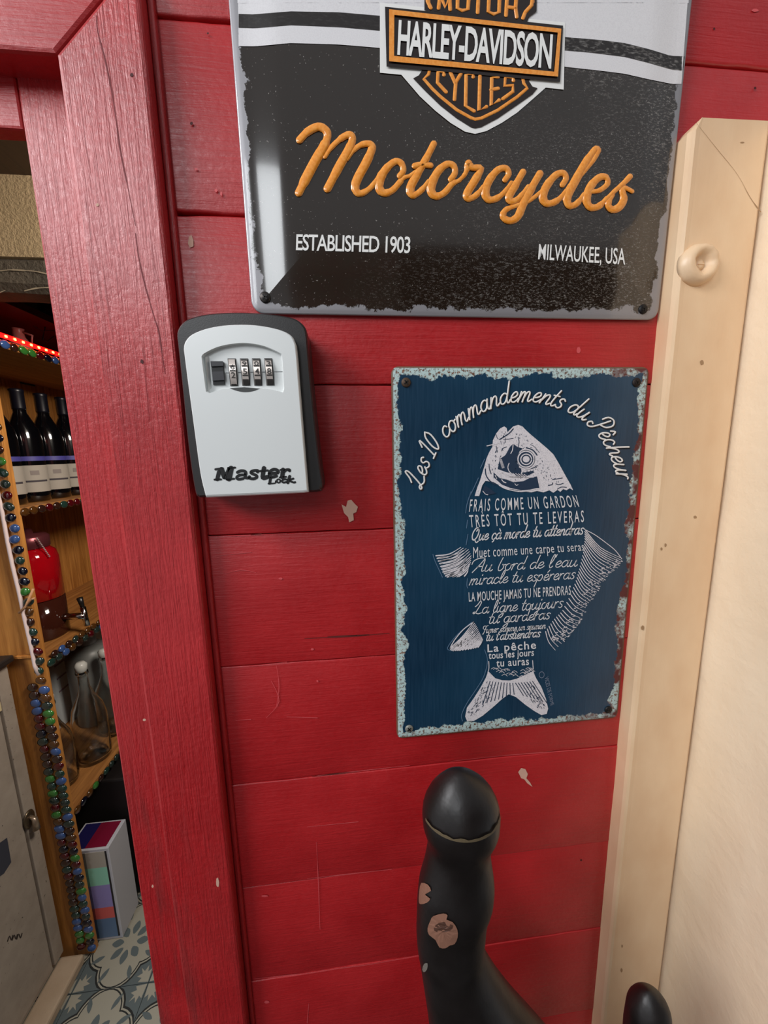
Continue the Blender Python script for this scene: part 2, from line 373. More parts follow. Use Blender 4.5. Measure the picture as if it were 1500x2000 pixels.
mitre_board('side_jamb', [(-.1905, 0), (-.1566, 0), (-.1566, 1.70), (-.1905, 1.70)], .004, .050, REDV, .0015)
mitre_board('head_jamb', [(-1.2, 1.6475), (-.1906, 1.6475), (-.1906, 1.70), (-1.2, 1.70)], .004, .0135, RED, .0015)
mb = MB().box((-.1083, -.0035, 0), (-.1045, .0114, 2.4), .0012); mb.mk('sealing_bead', REDV, door)
PC = lambda x, y, l: at(x, y, -.0127 - l)
mb = MB()
for pts in [[(188, 30), (190, 60), (203, 110), (217, 176), (226, 232), (233, 286), (248, 360), (264, 440)], [(264, 455), (270, 500), (281, 550), (292, 590), (301, 620), (310, 650), (316, 690), (322, 730)]]: ribbon(mb, smooth_pts(pts, 4), [1.4, 2.2, 1.2, 2.2, 1], PC)
mb.mk('grain_crack', plain('deep_red_crack', (120, 14, 24), .6), door)
mb = MB()
for b in [blob(277, 706, 3, 4, 1), blob(257, 146, 3, 3.5, 2)]: fill(mb, b, PC)
mb.mk('nail_hole', REDSH, door)
mb = MB()
for b in [blob(425, 1723, 3, 9, 5), blob(298, 1731, 2, 3, 6), blob(282, 1406, 3, 2.5, 7), blob(190, 400, 3, 3, 3)]: fill(mb, b, PC)
mb.mk('paint_chip', WORN, door)

# cream corner board on the right
XL, XR, YF = .2372, .2948, -.0150
trim = thing('trim_1', (.266, 0, 0), label='cream painted corner board right of the signs', kind='structure')
mb = MB(); v = []; prof = [(XL, .0002), (XL - .0004, YF + .0034), (XL + .0006, YF + .0008), (XL + .0026, YF - .0003), (XL + .006, YF), (XR - .002, YF), (XR, YF + .001), (XR, .0002)]
zs = [0] + [i * .02 for i in range(1, 83)] + [1.6572, 1.6645]
for k, z in enumerate(zs):
    for j, (x, y) in enumerate(prof):
        wob = noise.noise(Vector((j * .3, z * 18, 3))) * .0004 if j < 5 else 0
        if k == len(zs) - 1: x = max(x, XL + .0062)
        v.append((x + wob, y, z + (.0012 * (x - XL) / .06 if k == len(zs) - 1 else 0)))
m_ = len(prof); f = [(k * m_ + j, k * m_ + (j + 1) % m_, (k + 1) * m_ + (j + 1) % m_, (k + 1) * m_ + j) for k in range(len(zs) - 1) for j in range(m_)]
f += [list(range(m_)), [(len(zs) - 1) * m_ + j for j in range(m_)][::-1]]
mb.add(v, f).mk('corner_board', CREAM, trim)
c = at(1358, 520, YF); mb = MB()
mb.lathe(c, [(.0135, .001), (.0132, -.002), (.0118, -.0052), (.0095, -.0066), (.0075, -.0060), (.0058, -.0040), (.0048, -.0020), (.0001, -.0016)], 32, 'Y')
for i, vv in enumerate(mb.v):
    vv += Vector((noise.noise(vv * 260), noise.noise(vv * 260 + Vector((5, 5, 5))), noise.noise(vv * 260 + Vector((9, 1, 3))))) * .0007
    d = vv - c; vv += Vector((.30, 0, .10)) * max(0, -d.y) 
mb.mk('plug_ring', CREAM, trim, smooth=True)
sc_ = MB().lathe(c + Vector((.001, -.0016, 0)), [(.0036, .001), (.0034, -.0012), (.0015, -.0017), (.0001, -.0017)], 16, 'Y'); sc_.box(c + Vector((-.0015, -.0038, -.0004)), c + Vector((.0035, -.003, .0004)), .0002); sc_.mk('painted_screw', CREAM, trim, smooth=True)
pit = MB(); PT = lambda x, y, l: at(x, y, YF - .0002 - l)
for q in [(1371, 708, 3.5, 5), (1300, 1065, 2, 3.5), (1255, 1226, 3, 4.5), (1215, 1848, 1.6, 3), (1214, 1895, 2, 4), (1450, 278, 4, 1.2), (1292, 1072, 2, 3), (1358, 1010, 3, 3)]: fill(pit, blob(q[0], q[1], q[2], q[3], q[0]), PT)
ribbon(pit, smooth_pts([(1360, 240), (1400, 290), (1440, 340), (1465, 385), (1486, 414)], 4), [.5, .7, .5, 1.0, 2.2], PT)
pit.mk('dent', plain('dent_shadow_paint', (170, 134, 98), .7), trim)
# plaster return wall coming towards the viewer
v = []; NY, NZ = 60, 160
for i in range(NY + 1):
    y = .012 - .16 * (i / NY)
    for j in range(NZ + 1):
        z = 1.6655 * j / NZ
        h = noise.noise(Vector((0, y * 9, z * 5))) * .004 + noise.noise(Vector((3, y * 40, z * 22))) * .0012
        e = min(1, (.012 - y) / .03); v.append((.2975 + h * e + .002 * (1 - e), y, z))
k0 = len(v); v += [(1.6, .012, 0), (1.6, .012, 1.6655), (1.6, -.148, 1.6655), (1.6, -.148, 0)]
f = [(i * (NZ + 1) + j, i * (NZ + 1) + j + 1, (i + 1) * (NZ + 1) + j + 1, (i + 1) * (NZ + 1) + j) for i in range(NY) for j in range(NZ)] + [(k0, k0 + 1, k0 + 2, k0 + 3), (NY * (NZ + 1), NY * (NZ + 1) + NZ, k0 + 2, k0 + 3), (NZ, k0 + 1, k0 + 2, NY * (NZ + 1) + NZ)]
mk('wall_right', v, f, PLAST, smooth=True, label='rough cream plastered wall at the right edge', kind='structure')

# ================================================================== FLOOR (cement tiles)
GR = plain('grey_blue_cement', (88, 98, 100), .75); CRM = plain('cream_cement', (156, 152, 138), .75); BLK = plain('black_cement', (32, 34, 34), .75)
floor = MB().box((-1.5, -3.2, -.05), (1.6, 2.8, -.004)).mk('floor', plain('grout', (40, 38, 36), .9), label='patterned cement tile floor inside the doorway', kind='structure')
TS = .2; t0 = None; fc = atZ(255, 1839, 0); OX, OY = fc.x + .0, fc.y + .0
def tile_mesh():
    me = bpy.data.meshes.new('tile'); bm = bmesh.new(); ms = [GR, CRM, BLK]
    for q in ms: me.materials.append(q)
    def poly(pts, z, mi):
        vv = [bm.verts.new((x, y, z)) for x, y in pts]; fc_ = bm.faces.new(vv); fc_.material_index = mi
    h = TS / 2 - .0008
    bmesh.ops.create_cube(bm, size=1, matrix=Matrix.Translation((0, 0, -.002)) @ Matrix.Diagonal((2 * h, 2 * h, .004, 1)))
    for k in range(4):
        a0 = k * math.pi / 2
        def rot(p, a=a0): return (p[0] * math.cos(a) - p[1] * math.sin(a), p[0] * math.sin(a) + p[1] * math.cos(a))
        for rr, z, mi in ((.062, .0001, 2), (.0575, .0002, 1), (.054, .0003, 2), (.051, .0004, 1)):
            c0 = (.046, 0)
            poly([rot((min(h, c0[0] + rr * math.cos(t)), rr * math.sin(t))) for t in [2 * math.pi * i / 28 for i in range(28)]], z + .00001 * k, mi)
    for k in range(8):
        a = k * math.pi / 4; L0, L1, wd = (.018, .052, .010)
        pts = [(L0, 0), ((L0 + L1) / 2, wd), (L1, 0), ((L0 + L1) / 2, -wd)]
        pts = smooth_pts(pts, 3, True); poly([(p[0] * math.cos(a) - p[1] * math.sin(a), p[0] * math.sin(a) + p[1] * math.cos(a)) for p in pts], .0006, 0)
    for k in range(4):
        a = k * math.pi / 2
        for off in (-.45, .45):
            b = a + off; pts = smooth_pts([(.062, 0), (.078, .006), (.096, 0), (.078, -.006)], 3, True)
            poly([(p[0] * math.cos(b) - p[1] * math.sin(b), p[0] * math.sin(b) + p[1] * math.cos(b)) for p in pts], .00065, 0)
    poly([(.013 * math.cos(t), .013 * math.sin(t)) for t in [2 * math.pi * i / 16 for i in range(16)]], .0007, 1)
    for sx in (-1, 1):
        for sy in (-1, 1):
            leaf = [(.098, .098), (.070, .096), (.076, .088), (.062, .084), (.074, .078), (.066, .066), (.078, .074), (.084, .062), (.088, .076), (.096, .070)]
            poly([(sx * x, sy * y) for x, y in leaf], .0005, 1)
    bm.to_mesh(me); bm.free(); return me
tm = tile_mesh()
for i in range(-4, 6):
    for j in range(-2, 6):
        x, y = OX + i * TS, OY + j * TS
        if -1.42 < x < .45 and .10 < y < 1.75:
            o = bpy.data.objects.new('tile', tm); C.objects.link(o); o.parent = floor; o.location = Vector((x, y, -.0005)) - wloc(floor)

# ================================================================== ROOM BEYOND THE DOOR
MB().box((-1.55, .06, 0), (-1.45, 2.8, 2.3)).mk('wall_left', plaster('room_wall', (150, 130, 100), (160, 140, 110)), label='plain wall behind the bar shelf', kind='structure')
MB().box((-1.55, 2.7, 0), (1.6, 2.8, 2.3)).mk('wall_far', plaster('room_wall_far', (120, 100, 80), (130, 110, 90)), label='far wall of the room beyond the door', kind='structure')
MB().box((1.5, .06, 0), (1.6, 2.8, 2.3)).mk('wall_side', plaster('room_wall_side', (150, 130, 110), (160, 140, 120)), label='side wall of the room hidden behind the red boards', kind='structure')
MB().box((-1.55, .06, 2.022), (1.6, 2.8, 2.08)).mk('ceiling', DKWOOD, label='dark brown wooden ceiling seen at the top of the doorway', kind='structure')
lint = thing('trim_2', (-.8, .68, 1.80), label='plastered header with a rough grey stone beam above the shelf', kind='structure')
MB().box((-1.45, .66, 1.868), (.9, .72, 2.022)).mk('plaster_header', plaster('ochre_rough_plaster', (176, 154, 118), (196, 172, 134), 160, .8), lint)
v = []; n = 70
for i in range(n + 1):
    x = -1.45 + 2.35 * i / n; a = noise.noise(Vector((x * 9, 1, 1))) * .010; b = noise.noise(Vector((x * 7, 5, 1))) * .012
    v += [(x, .672 + a * .3, 1.868), (x, .655 + b * .3, 1.858 + a * .6), (x, .652, 1.815 + b), (x, .665, 1.800 + b), (x, .72, 1.80 + b), (x, .72, 1.868)]
mk('stone_beam', v, [(i * 6 + j, i * 6 + (j + 1) % 6, (i + 1) * 6 + (j + 1) % 6, (i + 1) * 6 + j) for i in range(n) for j in range(6)], plaster('grey_stone', (76, 70, 60), (108, 98, 84), 120, 1.0), lint)
mb = MB()
PB = lambda x, y, l: at(x, y, .6505)
for pts in [[(0, 529), (20, 527), (45, 528), (70, 530), (92, 535)], [(0, 571), (10, 567)], [(48, 568), (70, 563), (100, 561)]]: ribbon(mb, smooth_pts(pts, 4), [2, 3, 1.5, 2.5], PB)
mb.mk('mortar_seam', plain('pale_mortar', (170, 156, 132), .9), lint)

# ---- shelf unit with glass gems
YN, YFAR, XF, XB = .70, 1.60, -.790, -1.10
SH = [.478, .928, 1.328, 1.722]
shelf = thing('shelf_unit', (XF, YN, 0), label='pine bar shelf unit edged with coloured glass gems, inside the doorway', cat='shelf unit')
for z in SH: MB().box((XB, YN + .002, z - .018), (XF - .001, YFAR, z), .001).mk('shelf', PINEH, shelf)
MB().box((XB, YN - .016, 0), (XF, YN + .001, 1.83), .001).mk('end_panel', PINE, shelf)
for i in range(9): MB().box((XB - .012, YN + .1 * i + .0005, 0), (XB, YN + .1 * i + .0995, 1.83), .0012).mk('back_board', PINE, shelf)
MB().box((XB, YN, 1.812), (XF, YFAR, 1.83)).mk('top_board', plain('red_stained_board', (84, 18, 16), .6), shelf)
MB().box((XF - .02, YFAR - .02, 0), (XF, YFAR, 1.83)).mk('far_post', PINE, shelf)
MB().box((XB + .002, YN + .004, 1.742), (XB + .006, YFAR - .03, 1.81)).mk('upper_back_panel', plain('brown_panel', (70, 44, 34), .5), shelf)
def glass(name, rgb, rough=.05, tr=.35, coat=1.0):
    n = N(name); return n.out(lin(rgb), rough, 0, **{'Transmission Weight': tr, 'IOR': 1.5, 'Coat Weight': coat})
GEMS = [glass('gem_' + k, c_) for k, c_ in (('green', (66, 140, 60)), ('blue', (70, 104, 170)), ('red', (88, 10, 20)), ('smoke', (46, 62, 58)), ('amber', (96, 60, 26)), ('teal', (40, 70, 62)), ('navy', (16, 18, 38)), ('brown', (60, 34, 26)))]
gm = []
for mt in GEMS:
    me = bpy.data.meshes.new('glass_gem'); bm = bmesh.new(); bmesh.ops.create_uvsphere(bm, u_segments=14, v_segments=8, radius=1)
    bm.to_mesh(me); bm.free(); me.materials.append(mt); me.polygons.foreach_set('use_smooth', [True] * len(me.polygons)); gm.append(me)
def gem(p, axis, big=1.0, k=None):
    o = bpy.data.objects.new('glass_gem', gm[random.randrange(8) if k is None else k]); C.objects.link(o); o.parent = shelf
    o.location = Vector(p) - wloc(shelf); a, b, t = .0122 * big * random.uniform(.88, 1.1), .0103 * big, .0055
    o.scale = (a, t, b) if axis == 'Y' else (t, a, b); o.rotation_euler = (0, random.uniform(-.5, .5), 0) if axis == 'Y' else (random.uniform(-.5, .5), 0, 0)
z = .03; i = 0
while z < 1.60:
    if z < .865:
        gem((XF - .030 + random.uniform(-.001, .001), YN - .0195, z + .005), 'Y', 1.08); gem((XF - .004 + random.uniform(-.001, .001), YN - .0195, z - .005), 'Y', 1.08)
    else: gem((XF - .006 + random.uniform(-.003, .003), YN - .0195, z), 'Y', 1.0)
    z += .0225 if z < .865 else .0265; i += 1
for z in SH:
    y = YN + .008
    while y < (1.25 if z < 1.5 else 1.15):
        gem((XF + .003, y, z - .010), 'X', 1.0); y += .0260
        if z < .95 and z > .9: gem((XF + .003, y - .012, z + .007), 'X', .9)
# LED strip on the top shelf
led = thing('led_strip', (XF + .003, YN, SH[3]), label='glowing red light strip along the top shelf edge', cat='light strip')
def emit(name, rgb, st):
    n = N(name); return n.out(lin(rgb), .5, 0, **{'Emission Color': (*lin(rgb), 1), 'Emission Strength': st})
MB().box((XF + .002, YN - .01, SH[3] + .003), (XF + .006, 1.5, SH[3] + .014), .001).mk('strip', emit('red_glow_tape', (255, 10, 10), 3.2), led)
em = emit('led_chip', (255, 150, 60), 14)
for i in range(22): MB().box((XF + .0055, YN + .01 + i * .024, SH[3] + .006), (XF + .0075, YN + .016 + i * .024, SH[3] + .011), .0006).mk('led_chip', em, led)

# ---- wine bottles
WG = N('dark_wine_glass').out(lin((6, 6, 9)), .12, 0, **{'Coat Weight': 1.0}); CAPS = plain('navy_capsule', (12, 12, 22), .35); LABEL = plain('cream_wine_label', (160, 152, 142), .7); INK = plain('label_ink', (60, 54, 60), .8)
def wine(x, y, lab):
    t = thing('wine_bottle', (x, y, SH[2]), lab, 'bottle', 'dark wine bottles in a row on the shelf'); c_ = (x, y, SH[2])
    MB().lathe(c_, [(.030, .0), (.0365, .004), (.0375, .02), (.0375, .17), (.034, .195), (.022, .222), (.0145, .24), (.0138, .29)], 28).mk('body', WG, t, smooth=True)
    MB().lathe(c_, [(.0145, .248), (.0150, .252), (.0150, .292), (.0158, .294), (.0158, .300), (.013, .302)], 20).mk('capsule', CAPS, t, smooth=True)
    def arc(r, z0, z1, a0, a1, nm, mt, par):
        v = []; n = 14
        for i in range(n + 1):
            a = a0 + (a1 - a0) * i / n
            for z in (z0, z1): v.append((x + r * math.cos(a), y + r * math.sin(a), SH[2] + z))
        return mk(nm, v, [(2 * i, 2 * i + 1, 2 * i + 3, 2 * i + 2) for i in range(n)], mt, par, smooth=True)
    lb = arc(.0380, .028, .100, -1.75, .55, 'label', LABEL, t)
    arc(.0383, .112, .124, -1.5, .3, 'neck_band', plain('violet_band', (70, 66, 140), .5), t)
    arc(.0383, .055, .060, -1.2, .1, 'label_print', INK, lb); arc(.0383, .074, .086, -.9, -.4, 'label_print', plain('label_emblem', (130, 120, 116), .8), lb)
wl = ['dark wine bottle nearest the glass gem post on the middle shelf', 'dark wine bottle second from the gem post on the middle shelf', 'dark wine bottle third from the gem post on the middle shelf', 'dark wine bottle furthest back in the row on the middle shelf']
for i in range(4): wine(-.868, .768 + i * .080, wl[i])

# ---- drinks dispenser
CLR = N('clear_glass').out((.97, .99, .99, 1), .02, 0, **{'Transmission Weight': 1.0, 'IOR': 1.35, 'Coat Weight': .5}); REDG = N('red_lit_glass').out(lin((215, 16, 34)), .06, 0, **{'Transmission Weight': .55, 'IOR': 1.3, 'Coat Weight': .6})
CHR = plain('chrome', (215, 215, 215), .12, 1.0)
dx, dy = -.905, .850
t = thing('drink_dispenser', (dx, dy, SH[1]), 'glass drink dispenser glowing red with a chrome tap on the shelf', 'drink dispenser')
MB().lathe((dx, dy, SH[1]), [(.052, .118), (.061, .120), (.061, .236), (.056, .256), (.042, .268)], 32).mk('jar', REDG, t, smooth=True); MB().lathe((dx, dy, SH[1]), [(.055, .0), (.060, .006), (.061, .117)], 32).mk('jar_base', plain('dark_brown_drink', (58, 26, 18), .08), t, smooth=True)
MB().lathe((dx, dy, SH[1]), [(.044, .268), (.047, .271), (.047, .300), (.040, .306), (.014, .308), (.012, .320), (.004, .324)], 28).mk('lid', plain('dull_red_metal_lid', (120, 60, 66), .3, .6), t, smooth=True)
tp = MB(); tp.tube([(dx + .056, dy, SH[1] + .055), (dx + .085, dy, SH[1] + .055), (dx + .120, dy, SH[1] + .054)], .0095, 12); tp.tube([(dx + .116, dy, SH[1] + .082), (dx + .118, dy, SH[1] + .050), (dx + .120, dy, SH[1] + .024)], .0075, 12)
tpo = tp.mk('tap', CHR, t, smooth=True); MB().tube([(dx + .116, dy, SH[1] + .08), (dx + .114, dy - .004, SH[1] + .112)], [.005, .008], 10).mk('tap_lever', plain('dark_tap_lever', (30, 28, 28), .3), tpo, smooth=True)
ch = MB(); 
for i in range(12):
    a = i / 11; ch.lathe((dx + .048 + .016 * a, dy - .03 + .01 * a, SH[1] + .300 - .055 * a), [(.0001, -.003), (.0026, 0), (.0001, .003)], 6)
ch.mk('bead_chain', plain('pale_beads', (170, 150, 150), .4), t)

# ---- clear bottles, canister, white board below
def clear_bottle(x, y, s, lab):
    t = thing('glass_bottle', (x, y, SH[0]), lab, 'bottle', 'empty clear bottles on the lower shelf'); pr_ = [(.030, 0), (.040, .004), (.042, .02), (.042, .13), (.036, .165), (.020, .20), (.013, .225), (.012, .262), (.015, .264), (.015, .272), (.0125, .273), (.0105, .262), (.0112, .226), (.018, .199), (.034, .163), (.040, .13), (.040, .02), (.036, .008), (.0001, .006)]
    MB().lathe((x, y, SH[0]), [(a * s, b * s) for a, b in pr_], 32).mk('body', CLR, t, smooth=True)
    MB().lathe((x, y, SH[0]), [(.008 * s, .262 * s), (.010 * s, .272 * s), (.014 * s, .276 * s), (.015 * s, .292 * s), (.009 * s, .300 * s)], 20).mk('stopper', plain('milky_stopper', (205, 205, 200), .25), t, smooth=True)
clear_bottle(-.850, .890, 1.12, 'clear glass bottle with a milky stopper in front of the white canister')
clear_bottle(-.885, .798, .98, 'clear glass bottle on the lower shelf nearest the gem post')
clear_bottle(-.858, 1.010, 1.05, 'clear glass bottle half hidden behind the red door jamb')
t = thing('canister', (-.962, 1.09, SH[0]), 'white plastic canister with a round knob behind the clear bottles', 'canister')
MB().lathe((-.962, 1.09, SH[0]), [(.06, 0), (.066, .006), (.068, .26), (.060, .285), (.034, .30)], 28).mk('body', plain('grey_white_plastic', (128, 130, 128), .4), t, smooth=True)
MB().lathe((-.962, 1.09, SH[0]), [(.028, .30), (.030, .304), (.030, .345), (.026, .352)], 24).mk('lid', plain('pale_knob', (170, 170, 168), .35), t, smooth=True)
t = MB().box((-1.075, 1.00, SH[0] + .001), (-1.06, 1.42, SH[0] + .40), .001).mk('white_card', plain('white_card', (190, 196, 198), .6), label='white printed card leaning behind the canister', cat='card')
for j in range(5):
    MB().box((-1.0598, 1.06, SH[0] + .33 - j * .05), (-1.0590, 1.20 - .02 * (j % 2), SH[0] + .336 - j * .05)).mk('print_line', plain('faint_print', (140, 120, 130), .8), t)

# ---- packaging box at the bottom
bx0, bx1, by0, by1, bz = -.845, -.727, .712, .800, .325
t = thing('packaging_box', ((bx0 + bx1) / 2, (by0 + by1) / 2, 0), 'white edged cardboard box with a multicoloured front on the tiles', 'box')
MB().box((bx0, by0, .001), (bx1, by1, bz), .0015).mk('carton', plain('white_carton', (188, 188, 196), .5), t)
def front(x0, x1, z0, z1, rgb, lift=.0006): MB().box((bx0 + x0, by0 - lift, z0), (bx0 + x1, by0 + .0002, z1)).mk('printed_panel', plain('print_%d_%d_%d' % rgb, rgb, .5), t)
W_ = bx1 - bx0
for z0, z1, c1 in [(.262, .316, (176, 170, 160)), (.200, .262, (150, 214, 190)), (.120, .200, (150, 140, 200)), (.080, .120, (216, 100, 96)), (.010, .080, (96, 124, 160))]:
    front(.004, W_ * .45, z0, z1, tuple(int(q * .62) for q in c1)); front(W_ * .45, W_ - .012, z0, z1, c1)
front(W_ - .012, W_ - .007, .010, .316, (30, 30, 36))
MB().box((bx0 + .006, by0 + .006, bz), (bx1 - .01, by1 - .005, bz + .0006)).mk('printed_top', plain('crimson_navy_print', (120, 18, 48), .4), t)
MB().box((bx0 + .006, by0 + .006, bz + .0004), (bx0 + .05, by1 - .005, bz + .001)).mk('printed_top', plain('navy_print', (30, 26, 80), .4), t)

MB().box((-1.085, .83, .001), (-.69, 1.2, .440), .006).mk('shade_block', plain('shade_black', (20, 14, 14), .6), label='black crate added for the shade behind the packaging box', cat='block')  # added solid whose black stands in for deep shade under the shelf
# ---- conduit, little hook, horizontal moulding on the end panel
PE = YN - .018
mb = MB(); pts = [at(x, y, PE - .005) for x, y in [(-14, 925), (-5, 960), (4, 1000), (15, 1060), (25, 1107), (37, 1156), (48, 1208), (60, 1260), (68, 1300), (76, 1318)]]
mb.tube(pts, .0042, 8); mb.mk('cable_cover', plain('white_cable_cover', (226, 206, 204), .4), label='white cable cover running down the pine end panel', cat='cable', smooth=True)
mb = MB(); mb.box(at(34, 1279, PE) , at(60, 1286, PE - .010), .001); mb.mk('ledge', PINE, shelf)
mb = MB(); a = at(65, 1150, PE - .012); b = at(50, 1185, PE - .012); c_ = at(37, 1197, PE - .012); mb.tube([a, b, c_], .0028, 8); mb.tube([b, at(62, 1170, PE - .012), at(68, 1168, PE - .012)], .0022, 8)
mb.mk('twig_hook', plain('pale_wood_twig', (190, 140, 100), .6), label='small pale forked twig hook over the white cable cover', cat='hook', smooth=True)
# ---- things above the light strip
t = thing('clip_lamp', (-.83, .93, 1.78), 'small black lamp hanging from the top board with a thin cable', 'lamp')
hp = atX(91, 603, -.83); MB().lathe(hp, [(.016, -.020), (.020, -.010), (.019, .012), (.010, .020)], 18).mk('lamp_head', plain('black_plastic', (10, 8, 10), .4), t, smooth=True)
MB().tube([hp + Vector((0, 0, -.018)), atX(88, 640, -.83), atX(83, 664, -.83), atX(92, 668, -.83), atX(105, 657, -.83), atX(122, 655, -.83)], .0016, 6).mk('cable', plain('black_cable', (12, 8, 8), .5), t, smooth=True)
MB().tube([atX(66, 637, -.83), atX(84, 647, -.83), atX(108, 645, -.83), atX(122, 642, -.83)], .0014, 6).mk('cable', plain('black_cable_b', (12, 8, 8), .5), t, smooth=True)
p0 = atX(34, 640, -.86); t = thing('small_jug', (p0.x, p0.y, 1.722), 'small pinkish jug standing above the red light strip', 'jug')
MB().lathe((p0.x, p0.y, 1.7225), [(.022, 0), (.026, .01), (.024, .030), (.013, .046), (.012, .062), (.014, .066)], 20).mk('body', plain('pink_ceramic', (170, 110, 104), .35), t, smooth=True)
MB().tube([(p0.x + .012, p0.y, 1.780), (p0.x + .034, p0.y, 1.772), (p0.x + .026, p0.y, 1.745)], .003, 8).mk('handle', plain('pink_ceramic_b', (170, 110, 104), .35), t, smooth=True)
p0 = atX(51, 738, -1.0955); t = thing('wall_socket', p0, 'small white socket on a dark plate above the wine bottles', 'socket')
MB().box(p0 + Vector((0, -.03, -.024)), p0 + Vector((.004, .03, .024)), .001).mk('plate', plain('dark_plate', (34, 22, 16), .5), t); MB().box(p0 + Vector((.004, -.014, -.014)), p0 + Vector((.008, .014, .014)), .002).mk('insert', plain('white_insert', (150, 136, 130), .5), t)

# ---- grey cabinet
XG = -.865; GREY = N('old_grey_paint'); gq = GREY.noise((18, 18, 18), 4, .6); gs = GREY.noise((160, 160, 160), 2, .5, loc=(2, 3, 4))
GREYM = GREY.out(GREY.mix(GREY.ramp(gs, .70, .76), GREY.mix(GREY.ramp(gq, .3, .7), lin((150, 138, 126)), lin((168, 156, 144))), lin((70, 60, 54))), .6, 0, GREY.bump(gq, .2, .002))
t = thing('grey_cabinet', (-1.1, .45, 0), 'worn grey painted cabinet in front of the pine shelf unit', 'cabinet')
MB().box((-1.40, .10, .03), (XG - .004, .668, .950)).mk('carcass', GREYM, t)
ysp = atX(60, 1680, XG).y
MB().box((XG - .004, ysp + .002, .045), (XG + .006, .670, .950), .002).mk('stile', GREYM, t)
dr = MB().box((XG - .004, .12, .045), (XG + .002, ysp - .002, .945), .002).mk('door', GREYM, t)
MB().box((-1.42, .09, .951), (XG + .028, .668, .968), .004).mk('worktop', plain('dark_worktop', (34, 28, 26), .5), t)
MB().box((XG - .004, .09, 0), (XG + .060, .668, .030), .006).mk('plinth', plaster('worn_beige_plinth', (172, 150, 126), (190, 170, 148)), t)
kp = atX(56, 1600, XG + .006); kn = MB().lathe(kp, [(.020, 0), (.021, .002), (.016, .004), (.006, .006)], 24, 'X', .8, 1.2).mk('knob_plate', plain('dull_brass', (110, 96, 78), .35, .8), dr, smooth=True)
MB().tube([kp + Vector((.004, 0, .008)), kp + Vector((.018, -.004, .004)), kp + Vector((.020, -.006, -.026))], [.004, .006, .008], 12).mk('pull', plain('worn_pull', (170, 150, 130), .3, .7), dr, smooth=True)
q = [atX(x, y, XG + .0025) for x, y in [(-6, 1650), (14, 1636), (22, 1684), (8, 1706), (-6, 1716)]]; mb = MB(); mb.add(q, [list(range(5))]); mb.mk('slate_sticker', plain('slate_sticker', (56, 58, 70), .5), dr)
mb = MB()
for k in range(3): ribbon(mb, smooth_pts([(15 + 9 * k, 1838 - 2 * k), (19 + 9 * k, 1828 - 2 * k), (22 + 9 * k, 1836 - 2 * k), (25 + 9 * k, 1827 - 2 * k)], 3), 2, lambda x, y, l: atX(x, y, XG + .0027))
mb.mk('pen_mark', plain('pen_mark', (50, 42, 38), .8), dr)
mb = MB(); fill(mb, zm(0, 1240, 5.357, [(-10, 700), (30, 690), (40, 730), (60, 790), (50, 815), (20, 790), (-10, 810)]), lambda x, y, l: atX(x, y, XG + .0027)); mb.mk('yellow_tag', plain('yellowed_tag', (206, 190, 150), .7), dr)

# ================================================================== BIG TIN SIGN
bx0, bx1, bzb, bzt = -.0606, .2350, 1.5420, 1.9440
def sheet_h(d, a, b, h):
    q = max(0, min(1, (d - a) / (b - a))); return h * q * q * (3 - 2 * q)
YS = -.0030
def big_h(x, z):
    d = min(x - bx0, bx1 - x, z - bzb, bzt - z); return sheet_h(d, .006, .030, .0016) + sheet_h(d, 0, .003, .0006) + (z - bzb) * .020
def PBIG(x, y, l):
    p = at(x, y, YS)
    for _ in range(3): p = at(x, y, YS - big_h(p.x, p.z) - .00025 - l)
    p.x = max(bx0 + .0010, min(bx1 - .0012, p.x)); return p
def plate(name, x0, x1, z0, z1, rad, hf, mat, parent, ds, ybase, tilt=0.0, th=.0005):
    def ring(d):
        r = max(rad - d, .0002); out = []; a0, a1, c0, c1 = x0 + d, x1 - d, z0 + d, z1 - d
        cs = [(a1 - r, c1 - r, 0), (a0 + r, c1 - r, 90), (a0 + r, c0 + r, 180), (a1 - r, c0 + r, 270)]
        for k, (cx, cz, s) in enumerate(cs):
            arc = [(cx + r * math.cos(R(s + 90 * i / 6)), cz + r * math.sin(R(s + 90 * i / 6))) for i in range(7)]; out += arc
            nx = cs[(k + 1) % 4]; e = (nx[0] + r * math.cos(R(nx[2])), nx[1] + r * math.sin(R(nx[2]))); a = arc[-1]
            out += [(a[0] + (e[0] - a[0]) * i / 12, a[1] + (e[1] - a[1]) * i / 12) for i in range(1, 12)]
        return out
    v = []; rr = [ring(0)] + [ring(d) for d in ds]; n = len(rr[0])
    v += [(x, ybase + th + .0008, z) for x, z in rr[0]]
    for k, rg in enumerate(rr): v += [(x, ybase - hf(x, z), z) for x, z in rg]
    f = [(k * n + i, k * n + (i + 1) % n, (k + 1) * n + (i + 1) % n, (k + 1) * n + i) for k in range(len(rr)) for i in range(n)]
    f.append([len(rr) * n + i for i in range(n)])
    return mk(name, v, f, mat, parent, smooth=True)
def tin_print(name, x0, x1, z0, z1, wd, metal_rgb, print_rgb, seed, big=True):
    n = N(name); d, s, _, _ = edge_d(n, x0, x1, z0, z1)
    a = n.noise((130, 130, 130), 5, .68, loc=(seed, 1, 2)); b = n.noise((700, 700, 700), 3, .6, loc=(1, seed, 2)); low = n.noise((30, 30, 30), 2, .5, loc=(seed, 7, 2))
    w2 = n.math('ADD', wd, n.math('MULTIPLY', n.math('SUBTRACT', low, .45), .018))
    e = n.math('SUBTRACT', n.math('ADD', d, n.math('MULTIPLY', n.math('SUBTRACT', a, .5), .012)), w2)
    f = n.ramp(e, -.0003, .0004)
    return n, d, s, a, b, f
n, d, s, a, b, f = tin_print('big_sign_print', bx0, bx1, bzb, bzt, .0045, None, None, 3)
